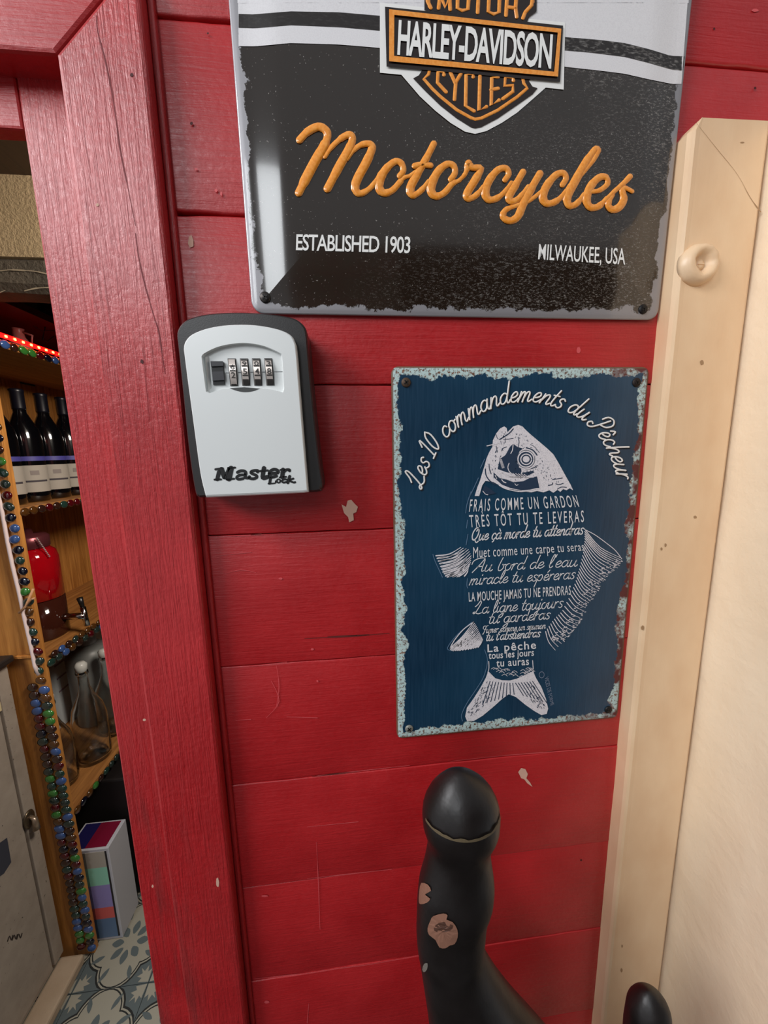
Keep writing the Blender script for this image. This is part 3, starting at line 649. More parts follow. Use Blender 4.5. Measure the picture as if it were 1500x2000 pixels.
gr = n.noise((2600, 2600, 2600), 2, .5, loc=(2, 2, 2)); st = n.noise((420, 420, 1100), 3, .6, loc=(5, 2, 1), rot=(0, .6, 0)); reg = n.noise((16, 16, 16), 3, .6, loc=(8, 3, 3))
xr = n.ramp(s.outputs[0], .04, .22); zb = n.ramp(s.outputs[2], 1.60, 1.555, 0, .9)
am = n.math('MAXIMUM', n.math('MULTIPLY', xr, n.ramp(reg, .35, .6)), n.math('MULTIPLY', zb, n.ramp(s.outputs[0], .0, .12)))
sp = n.math('MULTIPLY', n.ramp(n.math('ADD', n.math('MULTIPLY', st, .6), n.math('MULTIPLY', gr, .4)), .53, .66), am)
sp2 = n.ramp(n.noise((900, 900, 900), 1, .5, loc=(4, 4, 4)), .735, .76)
col = n.mix(n.math('MAXIMUM', n.math('MULTIPLY', sp, .60), n.math('MULTIPLY', sp2, .5)), lin((36, 26, 19)), lin((190, 184, 178)))
col = n.mix(f, lin((150, 148, 152)), col)
BIGP = n.out(col, n.ramp(f, 0, 1, .45, .12), n.ramp(f, 0, 1, .35, 0), n.bump(n.math('ADD', n.math('MULTIPLY', st, sp), f), .25, .0003), **{'Coat Weight': .8, 'Coat Roughness': .06})
sign = thing('motorcycle_sign', (.087, -.004, bzb), 'large black and white tin motorcycle sign with orange lettering and shield emblem', 'sign')
plate('tin_plate', bx0, bx1, bzb, bzt, .008, big_h, BIGP, sign, [.0008, .002, .0035, .006, .009, .012, .015, .018, .021, .024, .027, .030, .040, .07], YS)
n = N('sign_white'); qz = n.noise((1400, 1400, 1400), 2, .6); d, s, _, _ = edge_d(n, bx0, bx1, bzb, bzt)
SW = n.out(n.mix(n.ramp(qz, .4, .7, 0, .35), lin((232, 230, 232)), lin((206, 202, 206))), .35)
n = N('sign_stripe_black'); qz = n.noise((300, 300, 900), 3, .6, rot=(0, .6, 0)); s = n.n('ShaderNodeSeparateXYZ'); n.l(n.pos, s.inputs[0])
SK = n.out(n.mix(n.math('MULTIPLY', n.ramp(qz, .5, .68), n.ramp(s.outputs[0], .05, .18, .05, .5)), lin((38, 33, 32)), lin((160, 156, 152))), .3)
SKP = plain('sign_black_ink', (38, 28, 26), .22); WH = plain('sign_white_ink', (244, 243, 240), .3)
n = N('sign_orange'); qz = n.noise((500, 500, 500), 3, .6); ORG = n.out(n.mix(n.ramp(qz, .4, .65), lin((240, 146, 44)), lin((250, 166, 72))), .22, 0, **{'Coat Weight': .5, 'Coat Roughness': .08})
wt = [(466, 90), (498, 90.5), (568, 84), (664, 87), (742, 93.5)]; wr = [(1100, 130), (1172, 138), (1220, 144), (1268, 155), (1313, 164), (1331, 164)]
mb = MB(); fillgrid(mb, [(455, -260), (1352, -250)], [(464, 6), (742, 6), (1345, 6)], PBIG, 0, 40, 10)
fillgrid(mb, [(465, 5), (742, 5)], wt, PBIG, 0, 30, 6); fillgrid(mb, [(742, 5), (1100, 5)], [(742, 142), (1100, 175)], PBIG, 0, 20, 8); fillgrid(mb, [(1100, 5), (1343, 5)], wr, PBIG, 0, 30, 8)
zt = PBIG(900, -258, 0).z - .022
vv = []
for i in range(31):
    for j in range(9):
        x = bx0 + .0012 + (bx1 - bx0 - .0024) * i / 30; z = zt + (bzt - .006 - zt) * j / 8; vv.append((x, YS - big_h(x, z) - .00025, z))
mb.add(vv, [(i * 9 + j, i * 9 + j + 1, (i + 1) * 9 + j + 1, (i + 1) * 9 + j) for i in range(30) for j in range(8)])
mb.mk('white_field', SW, sign)
mb = MB(); fillgrid(mb, [(466, 27), (494, 28), (568, 22), (664, 24), (745, 31)], [(466, 54), (498, 55), (568, 49), (664, 53), (745, 60)], PBIG, .0001, 30, 2); mb.mk('black_stripe', SK, sign); mb = MB()
fillgrid(mb, [(1100, 72), (1172, 78), (1220, 84), (1268, 96), (1310, 109), (1338, 110)], [(1100, 98), (1156, 103), (1220, 111), (1268, 123), (1313, 136), (1338, 137.6)], PBIG, .0001, 30, 2)
mb.mk('black_stripe', SK, sign)
em = thing('shield_emblem', (.09, -.005, 1.69)); em.parent = sign; em.location = Vector((.09, -.005, 1.69)) - wloc(sign)
mb = MB(); fill(mb, [(742, 5), (1104, 44), (1101, 175), (1066, 171), (1040, 194), (1010, 220), (980, 240), (950, 256), (928, 261.5), (908, 257), (880, 240), (850, 216), (820, 188), (784, 146), (742, 142)], PBIG, .0002); mb.mk('white_outline', WH, em)
mb = MB(); fill(mb, [(825, 120), (1045, 140), (1033, 158), (1040, 169), (1050, 172), (1040, 184), (1010, 205), (972, 231), (940, 248), (928, 250.5), (920, 248.5), (892, 231), (860, 206), (830, 177), (807, 153), (818, 147), (827, 133)], PBIG, .0005)
fill(mb, [(829, -75), (860, -110), (940, -150), (1020, -92), (1049, -55), (1048, 22), (1034, 32), (1029, 44), (829, 20)], PBIG, .0005)
fill(mb, [(752, 13), (1100, 50), (1094, 160), (755, 130)], PBIG, .0009); mb.mk('black_ground', SKP, em)
mb = MB()
for q in [[(760, 19), (1096, 57), (1089, 64.5), (770, 30)], [(1096, 57), (1089.5, 150.5), (1082, 141), (1089, 64.5)], [(1089.5, 150.5), (760, 120.5), (769.6, 110), (1082, 141)], [(760, 120.5), (760, 19), (770, 30), (769.6, 110)]]: fill(mb, q, PBIG, .0013)
Z5 = lambda p: zm(780, 110, 5, p)
ribbon(mb, Z5([(295, 130), (285, 180), (238, 225), (320, 320), (400, 397), (560, 527), (700, 605), (740, 618), (800, 608), (960, 530), (1150, 400), (1248, 315), (1215, 270), (1203, 215)]), 7.5, PBIG, .0004)
for i_, vv in enumerate(mb.v): vv.y -= 0
for q in [[(435, 185), (430, 152), (378, 155), (372, 262), (455, 352)], [(495, 155), (545, 265)], [(605, 165), (550, 262), (538, 425)], [(720, 205), (714, 172), (652, 182), (646, 488), (728, 538)], [(787, 178), (777, 532), (848, 497)], [(962, 205), (902, 214), (896, 482), (972, 432)], [(896, 330), (962, 318)], [(1112, 240), (1104, 208), (1034, 205), (1028, 292), (1108, 288), (1108, 348), (1012, 418)]]:
    ribbon(mb, Z5(q), 8.2, PBIG, .0006)
Z4 = lambda p: zm(780, 0, 4.412, p)
ribbon(mb, [(838, 14), (836, -70), (865, -100), (940, -138), (1014, -84), (1040, -50), (1041, 5)], 6, PBIG, .0004)
for q in [[(236, -30), (245, 20), (270, 72)], [(352, -40), (338, 74)], [(352, -40), (395, 66), (432, -20)], [(432, -20), (438, 86)], [(502, -30), (500, 75), (542, 96), (590, 84), (598, -20)], [(682, -40), (674, 112)], [(772, -20), (766, 105), (812, 126), (858, 110), (862, -10)], [(927, -20), (918, 136)], [(927, 66), (1000, 74)], [(1006, -10), (1000, 75), (1010, 150)], [(1148, -20), (1138, 50), (1085, 108), (1064, 160)]]:
    ribbon(mb, Z4(q), 8.5, PBIG, .0006)
mb.v = [q - Vector((0, .0009, 0)) if False else q for q in mb.v]
mb.mk('orange_lettering', ORG, em)
# lift lettering clear of the black ground
o_ = [q for q in em.children if q.name.startswith('orange')][0]; o_.location.y -= .0003
mb = MB(); text_quad(mb, 'HARLEY-DAVIDSON', (779, 41), (1080, 69.5), (1076.5, 132), (776, 104.5), PBIG, .0014, offset=.024, spacing=.90); mb.mk('white_lettering', WH, em)
# relief script word
ZM = lambda p: smooth_pts(zm(560, 220, 4.412, p), 4); ZN = lambda p: smooth_pts(zm(880, 240, 3.947, p), 4)
mb = MB(); RZ = .0008
ribbon(mb, ZM([(112, 235), (180, 165), (270, 122), (335, 150), (352, 205), (320, 290), (250, 410), (170, 560), (105, 690)]), [15, 17, 17, 16, 15, 19, 20, 20, 16], PBIG, RZ)
ribbon(mb, ZM([(330, 380), (385, 300), (470, 222), (540, 190), (566, 228), (540, 310), (460, 450), (352, 655)]), [9, 11, 14, 15, 15, 18, 18, 16], PBIG, RZ)
ribbon(mb, ZM([(520, 400), (580, 320), (650, 275), (715, 270), (735, 310), (690, 420), (615, 560), (590, 640), (612, 690), (660, 690), (730, 640), (800, 550)]), [9, 11, 13, 14, 16, 18, 18, 17, 15, 13, 11, 10], PBIG, RZ)
ribbon(mb, ZM([(975, 545), (1005, 500), (990, 440), (940, 420), (870, 470), (810, 560), (798, 650), (840, 692), (910, 670), (975, 600), (1012, 560), (1060, 545), (1110, 510)]), [12, 12, 13, 14, 16, 18, 17, 15, 13, 12, 9, 8, 8], PBIG, RZ)
ribbon(mb, ZM([(1268, 268), (1200, 400), (1120, 540), (1066, 650), (1085, 710), (1150, 680), (1225, 590)]), [13, 15, 17, 17, 15, 12, 9], PBIG, RZ)
ribbon(mb, ZM([(1105, 460), (1165, 448), (1240, 455)]), [13, 12, 12], PBIG, RZ)
ribbon(mb, ZM([(1415, 575), (1450, 520), (1440, 460), (1385, 443), (1310, 500), (1255, 600), (1245, 680), (1290, 720), (1360, 690), (1430, 610), (1490, 585)]), [12, 12, 13, 14, 16, 18, 17, 15, 13, 12, 8], PBIG, RZ)
ribbon(mb, ZN([(20, 470), (70, 440), (115, 390), (140, 310)]), [8, 8, 9, 14], PBIG, RZ)
ribbon(mb, ZN([(138, 318), (170, 345), (235, 352), (190, 440), (130, 540), (135, 580), (190, 565), (255, 490)]), [15, 13, 13, 16, 16, 15, 12, 9], PBIG, RZ)
ribbon(mb, ZN([(420, 440), (448, 395), (430, 352), (370, 360), (300, 440), (268, 530), (290, 588), (350, 585), (420, 530), (470, 460)]), [11, 12, 13, 14, 16, 17, 15, 13, 10, 8], PBIG, RZ)
ribbon(mb, ZN([(560, 378), (500, 480), (452, 565), (470, 605), (530, 580), (600, 490)]), [13, 16, 16, 14, 12, 9], PBIG, RZ)
ribbon(mb, ZN([(690, 390), (620, 510), (560, 625), (520, 720), (460, 755), (405, 725), (425, 672), (500, 640), (600, 605), (700, 530)]), [14, 17, 16, 15, 14, 13, 11, 9, 8, 8], PBIG, RZ)
ribbon(mb, ZN([(862, 478), (890, 430), (872, 388), (815, 400), (745, 480), (712, 565), (735, 618), (800, 612), (870, 555), (920, 480)]), [11, 12, 13, 14, 16, 17, 15, 13, 10, 8], PBIG, RZ)
ribbon(mb, ZN([(945, 480), (1010, 400), (1100, 290), (1140, 215), (1115, 205), (1040, 310), (960, 450), (900, 570), (915, 635), (970, 625), (1030, 550)]), [7, 8, 9, 11, 13, 16, 17, 17, 15, 12, 9], PBIG, RZ)
ribbon(mb, ZN([(1085, 530), (1150, 520), (1210, 470), (1200, 420), (1145, 422), (1080, 490), (1048, 585), (1075, 648), (1140, 645), (1205, 580)]), [9, 10, 11, 13, 14, 16, 17, 15, 13, 9], PBIG, RZ)
ribbon(mb, ZN([(1190, 600), (1260, 530), (1330, 470), (1385, 412)]), [8, 9, 10, 11], PBIG, RZ)
ribbon(mb, ZN([(1400, 528), (1345, 500), (1325, 520), (1335, 590), (1300, 650), (1245, 668), (1215, 625), (1250, 555)]), [9, 10, 13, 15, 15, 14, 13, 9], PBIG, RZ)
mb.mk('relief_lettering', ORG, sign, smooth=True)
mb = MB(); text_quad(mb, 'ESTABLISHED 1903', (579, 458), (802, 463), (801, 494), (578, 488), PBIG, .0001, offset=.012, spacing=.9); mb.mk('white_lettering', WH, sign); mb = MB(); text_quad(mb, 'MILWAUKEE, USA', (1053, 477), (1222, 486), (1221, 516.5), (1051, 506), PBIG, .0001, offset=.010, spacing=1.0)
mb.mk('white_lettering', WH, sign)
SCREW = plain('dark_screw', (62, 58, 56), .4, .8); SLOT = plain('screw_slot', (12, 10, 10), .6)
def screw(par, x, y, yy, r, mat=SCREW):
    c = at(x, y, yy); o = MB().lathe(c, [(r, .0006), (r, -.0004), (r * .8, -.0010), (.0002, -.0012)], 20, 'Y').mk('screw', mat, par, smooth=True)
    g = MB().box(c + Vector((-r * .55, -.0014, -r * .12)), c + Vector((r * .55, -.0011, r * .12))).box(c + Vector((-r * .12, -.0014, -r * .55)), c + Vector((r * .12, -.0011, r * .55)))
    for q in g.v: dd = q - c; q.x = c.x + dd.x * .8 - dd.z * .6; q.z = c.z + dd.x * .6 + dd.z * .8
    g.mk('cross_slot', SLOT, o)
screw(sign, 518, 581, YS - .001, .0036); screw(sign, 1256, 604, YS - .001, .0034, plain('black_screw', (30, 28, 28), .5, .5))

# ================================================================== FISH SIGN
fx0, fx1, fzb, fzt = .0332, .2326, 1.2088, 1.5085
YF2 = -.0020
def fish_h(x, z): return sheet_h(min(x - fx0, fx1 - x, z - fzb, fzt - z), 0, .003, .0006)
def PF(x, y, l): return at(x, y, YF2 - .0009 - l)
n, d, s, a, b, f = tin_print('fish_sign_print', fx0, fx1, fzb, fzt, .0060, None, None, 11)
fine = n.noise((420, 420, 420), 4, .7, loc=(3, 9, 1)); cloth = n.noise((700, 700, 40), 2, .5); cloth2 = n.noise((12, 12, 12), 2, .5, loc=(1, 6, 3))
blue = n.mix(n.ramp(cloth2, .3, .7), lin((17, 47, 70)), lin((26, 66, 92))); blue = n.mix(n.ramp(cloth, .35, .75, 0, .25), blue, lin((52, 82, 108)))
rust = n.mix(n.ramp(a, .4, .6), lin((84, 48, 34)), lin((130, 84, 58)))
edge = n.mix(n.ramp(fine, .50, .60), lin((186, 208, 206)), rust)
xe = n.ramp(s.outputs[0], .17, .215)
edge = n.mix(n.math('MULTIPLY', xe, n.ramp(n.noise((60, 60, 60), 3, .6, loc=(2, 2, 9)), .42, .55)), edge, lin((96, 44, 42)))
edge = n.mix(n.ramp(d, .0016, .0007), edge, lin((110, 78, 58)))
FP = n.out(n.mix(f, edge, blue), n.ramp(f, 0, 1, .7, .30), 0, n.bump(n.math('ADD', n.math('MULTIPLY', cloth, .5), n.math('MULTIPLY', f, .8)), .3, .0003))
fs = thing('fish_sign', (.133, -.003, fzb), 'small navy blue tin sign with a white fish drawing and French lines', 'sign')
plate('tin_plate', fx0, fx1, fzb, fzt, .0055, fish_h, FP, fs, [.0006, .0015, .003, .006, .02], YF2)
n = N('fish_chalk_white'); q1 = n.noise((1500, 1500, 1500), 2, .6); CHK = n.out(n.mix(n.ramp(q1, .5, .72, 0, .5), lin((228, 222, 226)), lin((120, 124, 140))), .6)
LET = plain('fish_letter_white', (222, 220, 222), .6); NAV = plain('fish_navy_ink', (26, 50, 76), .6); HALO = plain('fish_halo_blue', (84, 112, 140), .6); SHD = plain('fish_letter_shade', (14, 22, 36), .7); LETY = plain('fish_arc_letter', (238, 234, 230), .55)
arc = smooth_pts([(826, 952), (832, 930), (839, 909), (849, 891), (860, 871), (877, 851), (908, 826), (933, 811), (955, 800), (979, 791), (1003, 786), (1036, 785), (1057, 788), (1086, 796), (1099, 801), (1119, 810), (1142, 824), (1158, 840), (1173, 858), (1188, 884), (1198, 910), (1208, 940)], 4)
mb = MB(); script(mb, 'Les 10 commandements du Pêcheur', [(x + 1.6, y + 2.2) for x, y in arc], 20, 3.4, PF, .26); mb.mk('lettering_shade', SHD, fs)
mb = MB(); script(mb, 'Les 10 commandements du Pêcheur', arc, 20, 3.2, PF, .26, raise_=.0004); 
for q in mb.v: q.y -= .0002
mb.mk('arched_lettering', LETY, fs)
ZA = lambda p: zm(900, 950, 5.769, p); ZB = lambda p: zm(900, 1080, 5.769, p); ZC = lambda p: zm(860, 1200, 5.769, p); ZH = lambda p: zm(900, 820, 6.25, p); ZL = lambda p: zm(840, 1050, 10.714, p); ZR = lambda p: zm(1040, 1020, 7.407, p)
def tq(s, q, Z, **kw):
    q = Z(q); mb = MB(); text_quad(mb, s, q[0], q[1], q[2], q[3], PF, .0001, **kw); tagit(mb.mk('text_line', LET, fs), kind='stuff')
tq('FRAIS COMME UN GARDON', [(108, 148), (1300, 100), (1335, 230), (92, 285)], ZA, spacing=1.4, offset=.004); tq('TRÈS TÔT TU TE LEVERAS', [(92, 325), (1385, 272), (1388, 400), (104, 460)], ZA, spacing=1.4, offset=.004)
tq('Muet comme une carpe tu seras', [(140, 686), (1380, 630), (1395, 722), (140, 806)], ZA, spacing=1.1); tq('LA MOUCHE JAMAIS TU NE PRENDRAS', [(88, 446), (1240, 368), (1240, 470), (92, 548)], ZB, spacing=1.1, offset=.006)
tq('La pêche', [(530, 340), (1075, 298), (1080, 385), (532, 425)], ZC, spacing=1.15, offset=.012); tq('tous les jours', [(545, 425), (1055, 388), (1055, 465), (545, 503)], ZC, spacing=1.05, offset=.012); tq('tu auras', [(632, 508), (995, 482), (1000, 568), (632, 590)], ZC, spacing=1.1, offset=.012)
mb2 = MB(); q = zm(860, 1200, 5.769, [(1180, 690), (1282, 1020), (1240, 1035), (1135, 700)]); text_quad(mb2, 'VICES DE FORME', (1071, 1321), (1082, 1376), (1076, 1379), (1063, 1324), PF, .0001)
ribbon(mb2, smooth_pts([(1058 + 5 * math.cos(t_), 1318 + 6 * math.sin(t_)) for t_ in [i * .7 for i in range(10)]], 2), 1.1, PF); mb2.mk('small_lettering', plain('fish_small_ink', (120, 130, 150), .6), fs)
def sl(s, p, Z, xh, wd, **kw):
    p = Z(p); mb = MB(); script(mb, s, p, xh, wd, PF, **kw); tagit(mb.mk('script_line', LET, fs), kind='stuff')
sl('Que çà morde tu attendras', [(125, 612), (1385, 538)], ZA, 12, 2.1); sl('Au bord de l\'eau', [(150, 215), (1320, 150)], ZB, 12.5, 1.6, slant=.35); sl('miracle tu espéreras', [(105, 362), (1290, 290)], ZB, 12, 1.6, slant=.35)
sl('La ligne toujours', [(155, 690), (1155, 612)], ZB, 12, 1.6, slant=.3); sl('tu garderas', [(320, 798), (1010, 742)], ZB, 11.5, 1.6, slant=.3); sl('Fumer comme un saumon', [(480, 212), (1190, 158)], ZC, 7.0, 1.3); sl("tu t'abstiendras", [(520, 300), (1130, 252)], ZC, 9.5, 1.8)
# drawing of the fish
hd = MB(); fill(hd, ZH([(170, 930), (200, 830), (235, 740), (262, 650), (290, 560), (315, 470), (345, 400), (385, 330), (392, 250), (430, 170), (480, 105), (530, 80), (560, 100), (570, 150), (600, 120), (640, 80), (700, 62), (750, 78), (800, 130), (860, 185), (950, 260), (1050, 345), (1130, 420), (1190, 520), (1250, 630), (1300, 720), (1340, 790), (1372, 860), (1330, 835), (1290, 860), (1250, 845), (1215, 880), (1180, 855), (1130, 890), (1080, 860), (1010, 885), (930, 868), (860, 885), (770, 872), (640, 850), (540, 840), (470, 800), (400, 760), (300, 745), (262, 800), (225, 930)]), PF, .0001)
hd.mk('fish_head', CHK, fs)
dk = MB(); L2 = .0002
fill(dk, ZH([(640, 290), (690, 330), (760, 350), (720, 380), (685, 450), (690, 530), (735, 590), (745, 640), (790, 640), (880, 620), (900, 640), (800, 690), (700, 690), (620, 650), (560, 640), (450, 600), (475, 480), (545, 430), (600, 330)]), PF, L2)
fill(dk, ZH([(470, 710), (560, 730), (640, 760), (760, 750), (860, 700), (930, 690), (960, 830), (880, 850), (740, 860), (600, 830), (500, 790), (400, 700), (400, 640)]), PF, L2)
fill(dk, ZH([(290, 800), (340, 830), (430, 895), (340, 915), (262, 870)]), PF, L2)
for q, w_ in [([(475, 240), (530, 205), (590, 165), (640, 110)], 2.2), ([(430, 180), (440, 210), (455, 235)], 1.2), ([(300, 600), (310, 680), (360, 750), (420, 790)], 2.2), ([(345, 540), (350, 600), (370, 660)], 1.6), ([(700, 330), (712, 270), (700, 210)], 1.4), ([(1120, 730), (1180, 720), (1240, 710)], 1.6), ([(1070, 800), (1115, 790), (1120, 770)], 2.0), ([(1160, 780), (1200, 790), (1250, 775)], 1.6), ([(1180, 845), (1230, 820), (1290, 825)], 1.6), ([(520, 240), (580, 235), (640, 225)], 1.2), ([(430, 320), (440, 360), (425, 400)], 1.4), ([(500, 380), (510, 350), (560, 330)], 1.4), ([(800, 340), (880, 370), (930, 430)], 2.4), ([(850, 300), (900, 330), (960, 400)], 1.0), ([(800, 605), (880, 590), (930, 560)], 1.6)]: ribbon(dk, smooth_pts(ZH(q), 4), w_, PF and (lambda x, y, l: PF(x, y, l + L2)))
random.seed(3)
for i in range(170):
    x_, y_ = random.uniform(660, 1260), random.uniform(130, 760); lim = (y_ - 100) * .78 + 760
    if x_ < lim - 40 and ((x_ - 800) ** 2 + (y_ - 480) ** 2) ** .5 > 130: ribbon(dk, ZH([(x_, y_), (x_ + random.uniform(-4, 12), y_ + random.uniform(-16, 16))]), random.uniform(.6, 1.3), lambda x, y, l: PF(x, y, l + L2))
for i in range(26):
    y_ = random.uniform(130, 640); x_ = 320 + (640 - y_) * .32 + random.uniform(20, 110); ribbon(dk, ZH([(x_, y_), (x_ + random.uniform(-8, 8), y_ + random.uniform(8, 26))]), random.uniform(.7, 1.4), lambda x, y, l: PF(x, y, l + L2))
for i in range(16):
    a_ = ZC([(560 + i * 32, 755 - 20 * math.sin(i / 15 * 3.14) * -1), (480 + i * 44 + (i > 8) * 60, 900 + (abs(i - 8)) * 14)]); ribbon(dk, a_, 1.5, lambda x, y, l: PF(x, y, l + L2))
tagit(dk.mk('dark_hatching', NAV, fs), kind='stuff')
lt = MB(); L3 = lambda x, y, l: PF(x, y, l + .0003)
def circ(cx, cy, rx, ry, n=20): return [(cx + rx * math.cos(2 * math.pi * i / n), cy + ry * math.sin(2 * math.pi * i / n)) for i in range(n + 1)]
ED = MB(); fill(ED, ZH(circ(795, 480, 112, 112)[:-1]), lambda x, y, l: PF(x, y, l + .00024)); tagit(ED.mk('fish_eye', NAV, fs))
ribbon(lt, ZH(circ(795, 480, 98, 98)), 2.4, L3); ribbon(lt, ZH(circ(798, 482, 66, 64)), 2.2, L3); fill(lt, ZH(circ(798, 480, 42, 40)[:-1]), L3, 0)
ribbon(lt, smooth_pts(ZH([(720, 395), (760, 365), (830, 362), (880, 400), (905, 440)]), 4), 2, L3); ribbon(lt, smooth_pts(ZH([(715, 575), (770, 598), (850, 590), (900, 550)]), 4), 2.2, L3)

for q, w_ in [([(320, 318), (400, 300), (460, 285)], 1.8), ([(590, 530), (575, 580), (600, 640), (680, 690)], 1.6), ([(640, 290), (630, 370), (610, 410)], 1.6), ([(460, 690), (560, 720), (650, 745)], 2), ([(480, 640), (560, 670), (640, 700)], 2), ([(740, 660), (755, 620), (790, 610)], 2.6), ([(470, 800), (560, 845), (740, 875), (920, 840), (965, 830), (940, 700)], 1.8), ([(270, 870), (300, 905), (330, 915)], 1.3), ([(500, 730), (520, 755), (550, 768)], 1.8), ([(660, 780), (680, 800), (700, 790)], 1.2), ([(420, 680), (440, 720), (430, 700)], 1.5)]: ribbon(lt, smooth_pts(ZH(q), 4), w_, L3)
for i in range(12): ribbon(lt, ZH([(470 + i * 3, 480 + i * 10), (500 + i * 3, 484 + i * 9)]), .8, L3)
for i in range(9): a_ = 560 + i * 34; ribbon(lt, ZH([(a_ - 60, 640 + i * 3), (a_, 690 + i * 2), (a_ + 60, 700)]), 1.2, L3)
# left fins
def fan(ax, bx, n, wd, bow=.15):
    for i in range(n):
        t_ = i / (n - 1); a_ = samp2(ax, t_); b_ = samp2(bx, t_); m_ = ((a_[0] + b_[0]) / 2 + (b_[1] - a_[1]) * bow, (a_[1] + b_[1]) / 2 - (b_[0] - a_[0]) * bow)
        ribbon(lt, smooth_pts([a_, m_, b_], 4), [wd * 1.2, wd, wd * .6], L3)
def samp2(pl, t):
    k = t * (len(pl) - 1); i = min(len(pl) - 2, int(k)); u = k - i; return tuple(pl[i][j] + (pl[i + 1][j] - pl[i][j]) * u for j in (0, 1))
fan(ZL([(125, 380), (200, 545), (270, 720), (360, 825), (720, 805)]), ZL([(640, 205), (800, 250), (860, 380), (850, 520), (800, 640)]), 13, 2.1, -.10)
fan(ZL([(160, 420), (240, 620), (320, 810), (560, 825)]), ZL([(760, 230), (780, 400), (760, 520), (740, 620)]), 10, 1.2, -.08)
fan(ZC([(115, 380), (140, 405), (220, 405), (330, 390), (425, 368)]), ZC([(375, 85), (412, 140), (440, 205), (462, 250), (478, 285)]), 15, 2.2, -.04)
ribbon(lt, smooth_pts(ZC([(375, 85), (260, 170), (160, 290), (112, 385), (150, 410)]), 4), 1.8, L3)
for i in range(30):
    a_ = random.uniform(.1, .9); b_ = random.uniform(.15, .95); x_ = 860 + (150 + 290 * a_) / 5.769; y_ = 1200 + (400 - 300 * a_ * b_ - 10) / 5.769; ribbon(lt, [(x_, y_), (x_ + 2, y_ - 3)], 1.2, L3)
# right fin
fan(ZR([(755, 100), (760, 250), (740, 420), (690, 640), (640, 820), (560, 1040), (430, 1290), (300, 1420), (190, 1580)]), ZR([(1290, 520), (1260, 640), (1060, 790), (960, 900), (870, 1080), (770, 1230), (680, 1450), (520, 1640), (330, 1850)]), 36, 1.45, -.10)
ribbon(lt, smooth_pts(ZR([(755, 105), (900, 180), (1080, 310), (1200, 410), (1292, 530)]), 4), 1.4, L3)
random.seed(5)
for i in range(190):
    t_ = random.random(); o1 = samp2(ZR([(1290, 560), (1060, 790), (870, 1080), (680, 1450), (520, 1640), (400, 1760)]), t_); k_ = random.random() ** 1.4 * 22
    x_, y_ = o1[0] - k_ * .9, o1[1] - k_ * .5; ribbon(lt, [(x_, y_), (x_ + random.uniform(1, 4), y_ + random.uniform(-1, 2))], random.uniform(.7, 1.5), L3)
tagit(lt.mk('chalk_strokes', CHK, fs), kind='stuff')
tl = MB(); fill(tl, ZC([(540, 640), (620, 720), (700, 742), (780, 745), (860, 725), (960, 680), (1045, 640), (1080, 720), (1140, 820), (1190, 950), (1215, 1060), (1200, 1120), (1140, 1135), (1060, 1090), (960, 1020), (850, 930), (770, 900), (700, 950), (600, 1040), (480, 1140), (380, 1200), (300, 1200), (280, 1150), (300, 1050), (380, 940), (450, 830), (510, 720)]), PF, .0001)
ribbon(tl, smooth_pts(ZC([(545, 530), (548, 600), (535, 660)]), 3), 1.5, PF); ribbon(tl, smooth_pts(ZC([(1040, 520), (1045, 590), (1050, 660)]), 3), 1.5, PF)
for i in range(26): x_ = 570 + random.random() * 450; y_ = 610 + random.random() * 100; ribbon(tl, smooth_pts(ZC([(x_, y_), (x_ + 30, y_ - 14), (x_ + 60, y_ + 6)]), 3), .9, PF)
tl.mk('fish_tail', CHK, fs)
random.seed(21); tk = MB(); LT = lambda x, y, l: PF(x, y, l + .0003)
for i in range(150):
    side = random.random() < .5; u = random.uniform(.12, .93); q_ = random.uniform(-1, 1); cx_, cy_ = (ZC([(620 + (330 - 620) * u, 740 + (1150 - 740) * u)])[0] if side else ZC([(930 + (1165 - 930) * u, 740 + (1080 - 740) * u)])[0]); w_ = 13 * (1 - .55 * u)
    x_ = cx_ + q_ * w_; y_ = cy_ + q_ * w_ * (.55 if side else -.4); dx_, dy_ = (-2.2, 3.4) if side else (1.6, 3.2); k_ = random.uniform(.4, 1.2); ribbon(tk, [(x_, y_), (x_ + dx_ * k_, y_ + dy_ * k_)], random.uniform(.5, 1.2), LT)
tagit(tk.mk('tail_hatching', NAV, fs), kind='stuff')
ha = MB()
for q in [ZC([(500, 400), (530, 500), (520, 600), (480, 720), (400, 850), (300, 1000), (240, 1130), (250, 1200)]), ZH([(290, 480), (240, 590)]), ZH([(215, 710), (150, 850), (110, 930)]), ZA([(115, 60), (70, 200), (55, 300)]), ZA([(75, 380), (65, 470)]), ZA([(80, 540), (60, 660)]), ZL([(60, 350), (100, 480), (200, 700), (260, 830)]), ZL([(780, 860), (770, 1000), (790, 1060)]), ZC([(350, 90), (180, 240), (80, 380), (140, 410)])]: ribbon(ha, smooth_pts(q, 4), 1.5, PF)
tagit(ha.mk('outline_halo', HALO, fs), kind='stuff')
RSC = plain('rusty_screw', (84, 66, 52), .6, .4)
for x_, y_, m_ in [(793, 747, RSC), (1243, 747, plain('dark_rust_screw', (40, 30, 28), .6, .4)), (799, 1423, plain('pale_screw', (140, 140, 132), .5, .4)), (1188, 1386, plain('black_screw_b', (26, 24, 24), .5, .4))]: screw(fs, x_, y_, YF2 - .0008, .0034, m_)

